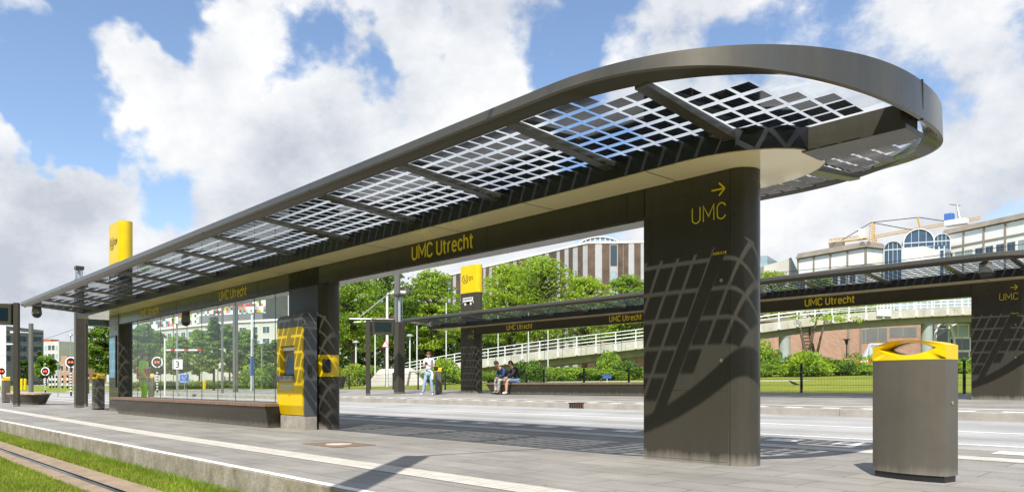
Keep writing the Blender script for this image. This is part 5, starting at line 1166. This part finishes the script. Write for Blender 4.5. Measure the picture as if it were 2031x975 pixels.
t = thing('road_barrier', 'red and white construction barrier behind the dark bush under the overpass', 'barrier', (*at(1700, 60), gz(60)), math.atan2(DY, DX) - R(90))
for k in range(5): MB().box(-1.0 + k * .42, -.58 + k * .42, -.04, .04, .75, 1.15).build('panel', M_red if k % 2 == 0 else M_white, t)
for x in (-.8, .8): MB().box(x - .04, x + .04, -.05, .05, 0, 1.2).build('post', M_white, t)
t = thing('timber_stack', 'pale timber planks stacked behind the red and white barrier', 'planks', (*at(1702, 63), G0 - .05)); MB().box(-1.2, 1.2, -.4, .4, 1.3, 1.5).build('plank', M_wood_l, t); MB().box(-1.0, 1.0, -.3, .3, 0, 1.3).build('trestle', M_bark, t)
pole('blue_sign', 'small blue direction sign in the shrubs behind the far glass wall', 'sign', 1204, 50, 742, .03, .03, M_white, None, lambda t, h, s: MB().box(-.3, .3, -.06, -.03, h - .25, h).build('sign_plate', M_blue, t))
for k, (u, D) in enumerate(((612, 90), (620, 92))): pass
# overhead wire
t = thing('overhead_wire', 'thin dark overhead wire crossing in front of the right buildings', 'cable'); MB().tube([(*at(1400, 70), zat(553, 70)), (*at(1750, 58), zat(521, 58)), (*at(2150, 47), zat(468, 47))], .022, 4).build('cable', M_black, t)
t = thing('overhead_wire', 'thin dark overhead wire crossing the sky at the far left', 'cable'); MB().tube([(*at(-40, 90), zat(722, 90)), (*at(60, 80), zat(682, 80)), (*at(300, 60), zat(600, 60))], .02, 4).build('cable', M_black, t)

# ------------------------------------------------------------------ people
def skin(name, V, E, m, parent, sub=1, root=0):
    """one continuous surface grown along edges; V: (x, y, z, radius or (rx, ry))"""
    me = bpy.data.meshes.new(name); o = bpy.data.objects.new(name, me); COL.objects.link(o); bm = bmesh.new(); ly = bm.verts.layers.skin.verify(); vs = []
    for k, p in enumerate(V):
        v = bm.verts.new(p[:3]); r_ = p[3]; v[ly].radius = r_ if isinstance(r_, tuple) else (r_, r_); v[ly].use_root = (k == root); vs.append(v)
    for a, c in E: bm.edges.new((vs[a], vs[c]))
    bm.to_mesh(me); bm.free(); me.materials.append(m)
    md = o.modifiers.new('skin', 'SKIN'); md.use_smooth_shade = True; sb = o.modifiers.new('sub', 'SUBSURF'); sb.levels = sb.render_levels = sub
    o.parent = parent; return o
def person(label, loc, rz, J, skin_m, hair_m, top_m, bot_m, shoe_m, sleeve=1.0, leg=1.0, long_hair=False, loose=1.0):
    """J: joint -> local position, facing -y"""
    t = thing('person', label, 'person', loc, rz); j = {k: Vector(v) for k, v in J.items()}
    V = []; E = []
    def add(p, r_, prev=None): V.append((p.x, p.y, p.z, r_)); k = len(V) - 1; E.append((prev, k)) if prev is not None else None; return k
    pe = add(j['pelvis'], .105); wa = add(j['pelvis'].lerp(j['chest'], .45), (.10, .085), pe); ch = add(j['chest'], (.115, .09), wa); nb = add(j['chest'].lerp(j['neck'], .75), .07, ch); ne = add(j['neck'], .05, nb)
    hd = j['head']; up = (hd - j['neck']).normalized(); f = Vector(J['face']).normalized()
    h1 = add(j['neck'].lerp(hd, .55) + f * .015, .062, ne); h2 = add(hd, (.082, .088), h1); add(hd + up * .075, .062, h2)
    for s_ in 'LR':
        sh_ = add(j['sh' + s_], .052, nb); el = add(j['el' + s_], .038, sh_); wr = add(j['wr' + s_], .026, el); d = (j['wr' + s_] - j['el' + s_]).normalized(); hp = Vector(J.get('hand' + s_, tuple(d))).normalized()
        pa = add(j['wr' + s_] + hp * .055, (.036, .018), wr); side = hp.cross(Vector((0.3, 1, .2))).normalized()
        for q, l_ in enumerate((.062, .072, .068, .055)): a_ = add(j['wr' + s_] + hp * .10 + side * (.027 - .018 * q), .0085, pa); add(j['wr' + s_] + hp * (.10 + l_ * .7) + side * (.030 - .020 * q) + f * .02, .007, a_)
        a_ = add(j['wr' + s_] + hp * .05 + side * .045, .010, pa); add(j['wr' + s_] + hp * .09 + side * .06, .008, a_)
        hp_ = add(j['hip' + s_], .082, pe); kn = add(j['kn' + s_], .055, hp_); ml = add(j['kn' + s_].lerp(j['an' + s_], .35), .052, kn); an = add(j['an' + s_], .036, ml); add(j['an' + s_] + Vector(J['toe' + s_]), .03, an)
    body = skin('body', V, E, skin_m, t, 2)
    # face
    rt = f.cross(up).normalized()
    for s_ in (-1, 1): MB().ball(tuple(hd + f * .078 + rt * s_ * .03 + up * .005), .011, 8).build('eye', M_black, t)
    MB().ball(tuple(hd + f * .092 - up * .018), .016, 8, sz=(.8, 1, 1.3)).build('nose', skin_m, t, smooth=True); MB().ball(tuple(hd + f * .080 - up * .048), .02, 8, sz=(1, .5, .35)).build('mouth', M_redbrown, t)
    for s_ in (-1, 1): MB().ball(tuple(hd + rt * s_ * .083 - up * .005), .022, 8, sz=(.5, 1, 1.4)).build('ear', skin_m, t, smooth=True)
    hb = MB(); hb.ball(tuple(hd + up * .045 - f * .026), .098, 12, sz=(.98, 1.0, .98)); hb.ball(tuple(hd - f * .05 - up * .012), .078, 10)
    if long_hair: hb.ball(tuple(hd - f * .09 + up * .075), .045, 8)
    hb.build('hair', hair_m, t, smooth=True)
    # top
    V = []; E = []; g = .022 * loose
    pe = add(j['pelvis'] + Vector((0, 0, .02)), .118 + g * .6); wa = add(j['pelvis'].lerp(j['chest'], .45), (.112 + g, .097 + g), pe); ch = add(j['chest'], (.128 + g, .102 + g), wa); nb = add(j['chest'].lerp(j['neck'], .72), .078 + g * .5, ch)
    for s_ in 'LR':
        sh_ = add(j['sh' + s_], .062 + g * .6, nb); el = add(j['sh' + s_].lerp(j['el' + s_], min(1, sleeve * 2)), .048 + g * .6, sh_)
        if sleeve > .5: add(j['el' + s_].lerp(j['wr' + s_], min(.96, (sleeve - .5) * 2)), .036 + g * .5, el)
    skin('top', V, E, top_m, t, 2)
    V = []; E = []; pe = add(j['pelvis'], .122)
    for s_ in 'LR':
        hp_ = add(j['hip' + s_], .096, pe); kn = add(j['hip' + s_].lerp(j['kn' + s_], min(1, leg * 2)), .07 if leg > .5 else .09, hp_)
        if leg > .5: m_ = add(j['kn' + s_].lerp(j['an' + s_], .5), .064, kn); add(j['kn' + s_].lerp(j['an' + s_], min(1, (leg - .5) * 2)) , .072, m_)
    skin('trousers', V, E, bot_m, t, 2)
    for s_ in 'LR':
        a = j['an' + s_]; d = Vector(J['toe' + s_]); skin('shoe', [(*(a + Vector((0, 0, -.035)) - d * .25), .038), (*(a + d * .5 + Vector((0, 0, -.03))), .042), (*(a + d * 1.15 + Vector((0, 0, 0))), .03)], [(0, 1), (1, 2)], shoe_m, t, 1)
    return t, j
M_skin = mat('skin', (.56, .33, .23), .55); M_skin2 = mat('tan_skin', (.42, .24, .15), .55); M_hair = mat('dark_hair', (.03, .02, .015), .6); M_hairb = mat('brown_hair', (.10, .055, .03), .6)
M_jean = mat('light_denim', (.30, .42, .54), .8, 0, .15, 8); M_denim = mat('denim', (.13, .22, .38), .8, 0, .2, 8); M_tee = mat('white_tee', (.66, .68, .74), .8, 0, .06, 6); M_blk = mat('black_cloth', (.012, .012, .014), .7); M_navy = mat('navy_check', (.03, .05, .14), .8, 0, .8, 9, var2=(.05, .09, .24))
M_patt = mat('patterned_cloth', (.5, .5, .48), .8, 0, .9, 9, var2=(.75, .74, .70)); M_shoe = mat('white_shoe', (.75, .75, .76), .6)
st = dict(pelvis=(0, 0, .93), chest=(.0, -.01, 1.28), neck=(0, -.02, 1.48), head=(0, -.055, 1.60), face=(0, -1, -.55), shL=(.17, 0, 1.42), shR=(-.17, 0, 1.42), elL=(.23, .0, 1.14), elR=(-.21, -.05, 1.14), wrL=(.06, -.25, 1.19), wrR=(-.06, -.25, 1.17), handL=(-.2, -.3, .6), handR=(.2, -.3, .6),
          hipL=(.09, 0, .88), hipR=(-.09, 0, .88), knL=(.12, -.02, .49), knR=(-.17, -.06, .49), anL=(.14, .04, .085), anR=(-.25, -.03, .085), toeL=(.04, -.14, -.045), toeR=(-.05, -.14, -.045))
x, y = at(851, 31.6)
w_, j = person('person in light jeans and white top standing by the bin, looking at a phone', (x, y, gz(y)), R(32), st, M_skin, M_hairb, M_tee, M_jean, M_shoe, sleeve=.38, long_hair=True); w_.scale = (1.05,) * 3
phn = thing('phone', 'small dark phone held by the person standing across the busway', 'phone', (0, 0, 0)); phn.matrix_world = Matrix.Translation((x, y, gz(y))) @ Matrix.Rotation(R(32), 4, 'Z'); M4 = Matrix.Translation((0, -.34, 1.32)) @ Matrix.Rotation(R(35), 4, 'X'); MB().box(-.038, .038, -.005, .005, -.075, .075, M=M4).build('case', M_black, phn); MB().box(-.034, .034, .005, .007, -.07, .07, M=M4).build('screen', M_screen, phn)
skin('waist_shirt', [(.14, -.10, .98, .05), (.19, -.10, .80, .06), (.18, -.10, .60, .035), (.02, -.15, .99, .035)], [(0, 1), (1, 2), (0, 3)], M_shoe, w_, 2)
bag = thing('shoulder_bag', 'dark bag on the shoulder of the standing person by the bin', 'bag'); bag.matrix_world = phn.matrix_world.copy()
skin('bag_body', [(.27, .10, 1.02, .09), (.27, .14, 1.22, .10)], [(0, 1)], M_blk, bag, 2); MB().tube([(.17, -.12, 1.25), (.19, -.06, 1.50), (.20, .10, 1.45), (.26, .15, 1.25)], .018, 6).build('strap', M_blk, bag)
# seated pair
SB = .42 + .452
sit = lambda lean, dx: dict(pelvis=(0, .02, .10), chest=(dx, -.12 * lean, .44), neck=(dx, -.26 * lean, .63), head=(dx, -.34 * lean, .76), face=(dx, -1, -.5 * lean), shL=(.17 + dx, -.16 * lean, .57), shR=(-.17 + dx, -.16 * lean, .57), elL=(.22, -.28, .31), elR=(-.21, -.30, .31), wrL=(.05, -.44, .20), wrR=(-.05, -.46, .20), handL=(-.3, -.5, -.1), handR=(.3, -.5, -.1),
          hipL=(.09, -.04, .08), hipR=(-.09, -.04, .08), knL=(.15, -.46, .11), knR=(-.13, -.46, .11), anL=(.14, -.50, -.36), anR=(-.14, -.44, -.36), toeL=(.02, -.14, -.045), toeR=(-.03, -.14, -.045))
person('seated person in dark navy jacket and pale patterned trousers, bent forward', (-22.68, 20.62, SB), R(-8), sit(1.5, 0), M_skin2, M_hair, M_navy, M_patt, M_blk, sleeve=.97, loose=1.6)
p2, j2 = person('seated person in black jacket and denim shorts with white shoes', (-22.06, 20.66, SB), R(-28), sit(.9, 0), M_skin, M_hair, M_blk, M_denim, M_shoe, sleeve=.97, leg=.44, loose=2.2)
for s_ in (-1, 1): MB().tube([(s_ * .012, -.405, .775), (s_ * .055, -.40, .775), (s_ * .085, -.32, .775)], .006, 5).build('glasses', M_black, p2)
# worker in hi-vis behind the near glass
wk = dict(st); wk.update(face=(0, -1, 0), wrL=(.27, -.12, .92), wrR=(-.27, -.12, .92), elL=(.26, .03, 1.15), elR=(-.26, .03, 1.15), handL=(0, -.2, -1), handR=(0, -.2, -1), anR=(-.16, 0, .085), knR=(-.13, -.03, .49), head=(0, -.03, 1.62))
x, y = at(285, 25.4); w3, j3 = person('road worker in lime and orange hi-vis clothes behind the near glass wall', (x, y, gz(y)), R(150), wk, M_skin, M_hair, M_hivis_y, M_hivis_y, M_blk, sleeve=.97, loose=2.4); w3.scale = (1.06,) * 3
b = MB(); b.sweep([[(rx * math.cos(2 * math.pi * k / 16), .01 + ry * math.sin(2 * math.pi * k / 16), z) for k in range(16)] for rx, ry, z in ((.215, .185, .90), (.225, .195, 1.0), (.235, .20, 1.18), (.22, .19, 1.22))]); b.build('orange_vest_band', M_hivis_o, w3, smooth='auto')
for z in (.93, 1.235): b = MB(); b.sweep([[(.238 * math.cos(2 * math.pi * k / 16), .01 + .205 * math.sin(2 * math.pi * k / 16), zz) for k in range(16)] for zz in (z, z + .05)]); b.build('reflective_band', M_white, w3, smooth='auto')
# crow on the lawn
x, y = at(1575, 31.5); t = thing('bird', 'black crow standing on the lawn behind the fence', 'bird', (x, y, gz(y)), R(20)); 
skin('body', [(0, 0, .17, .055), (-.09, 0, .20, .05), (-.15, 0, .26, .035), (-.18, 0, .27, .028), (.10, 0, .13, .035), (.22, 0, .10, .018)], [(0, 1), (1, 2), (2, 3), (0, 4), (4, 5)], M_blk, t, 2)
MB().tube([(-.19, 0, .27), (-.245, 0, .262)], [.012, .003], 6).build('beak', M_black, t)
for s_ in (-1, 1): MB().tube([(0, s_ * .025, .13), (-.01, s_ * .03, .0)], .005, 5).build('leg', M_black, t)
# mast and arm standing just outside the picture: its shade falls on the near platform
t = thing('tramway_mast', 'steel tramway mast with a cantilever sign beam beside the near platform', 'mast', (-2.0, -1.5, -.3))
b = MB(); b.box(-.13, .13, -.13, .13, 0, 6.2); b.build('column', M_galv_b, t)
b = MB(); b.sweep([[(-2.75, 2.95, 5.25), (-2.50, 3.10, 5.25), (-2.50, 3.10, 5.35), (-2.75, 2.95, 5.35)], [(.10, -.12, 5.25), (.32, .10, 5.25), (.32, .10, 5.35), (.10, -.12, 5.35)]]); b.build('cantilever_beam', M_galv_b, t)
b = MB(); b.tube([(-2.62, 3.0, 5.3), (-2.05, 6.0, 5.55)], .03, 6); b.build('bracket_arm', M_galv, t)
for p in list(protos):
    if not p.get('label'): 
        for c in kids(p): bpy.data.objects.remove(c)
        bpy.data.objects.remove(p)

bQ = thing('office_building', 'brown office building across the tramway, mirrored in the solar roof', 'building')
M_, Ln = wall_M((60, -34), (-95, -34), -.3); MB().box(0, Ln, 0, 14, 0, 19, M=M_).build('wall', M_rustp, bQ)
for k in range(19):
    for fl in range(5): window(bQ, M_, 2 + k * 8.1, 7.6 + k * 8.1, 1.4 + fl * 3.6, 3.4 + fl * 3.6, M_wglass, M_frmw, .1, 2)
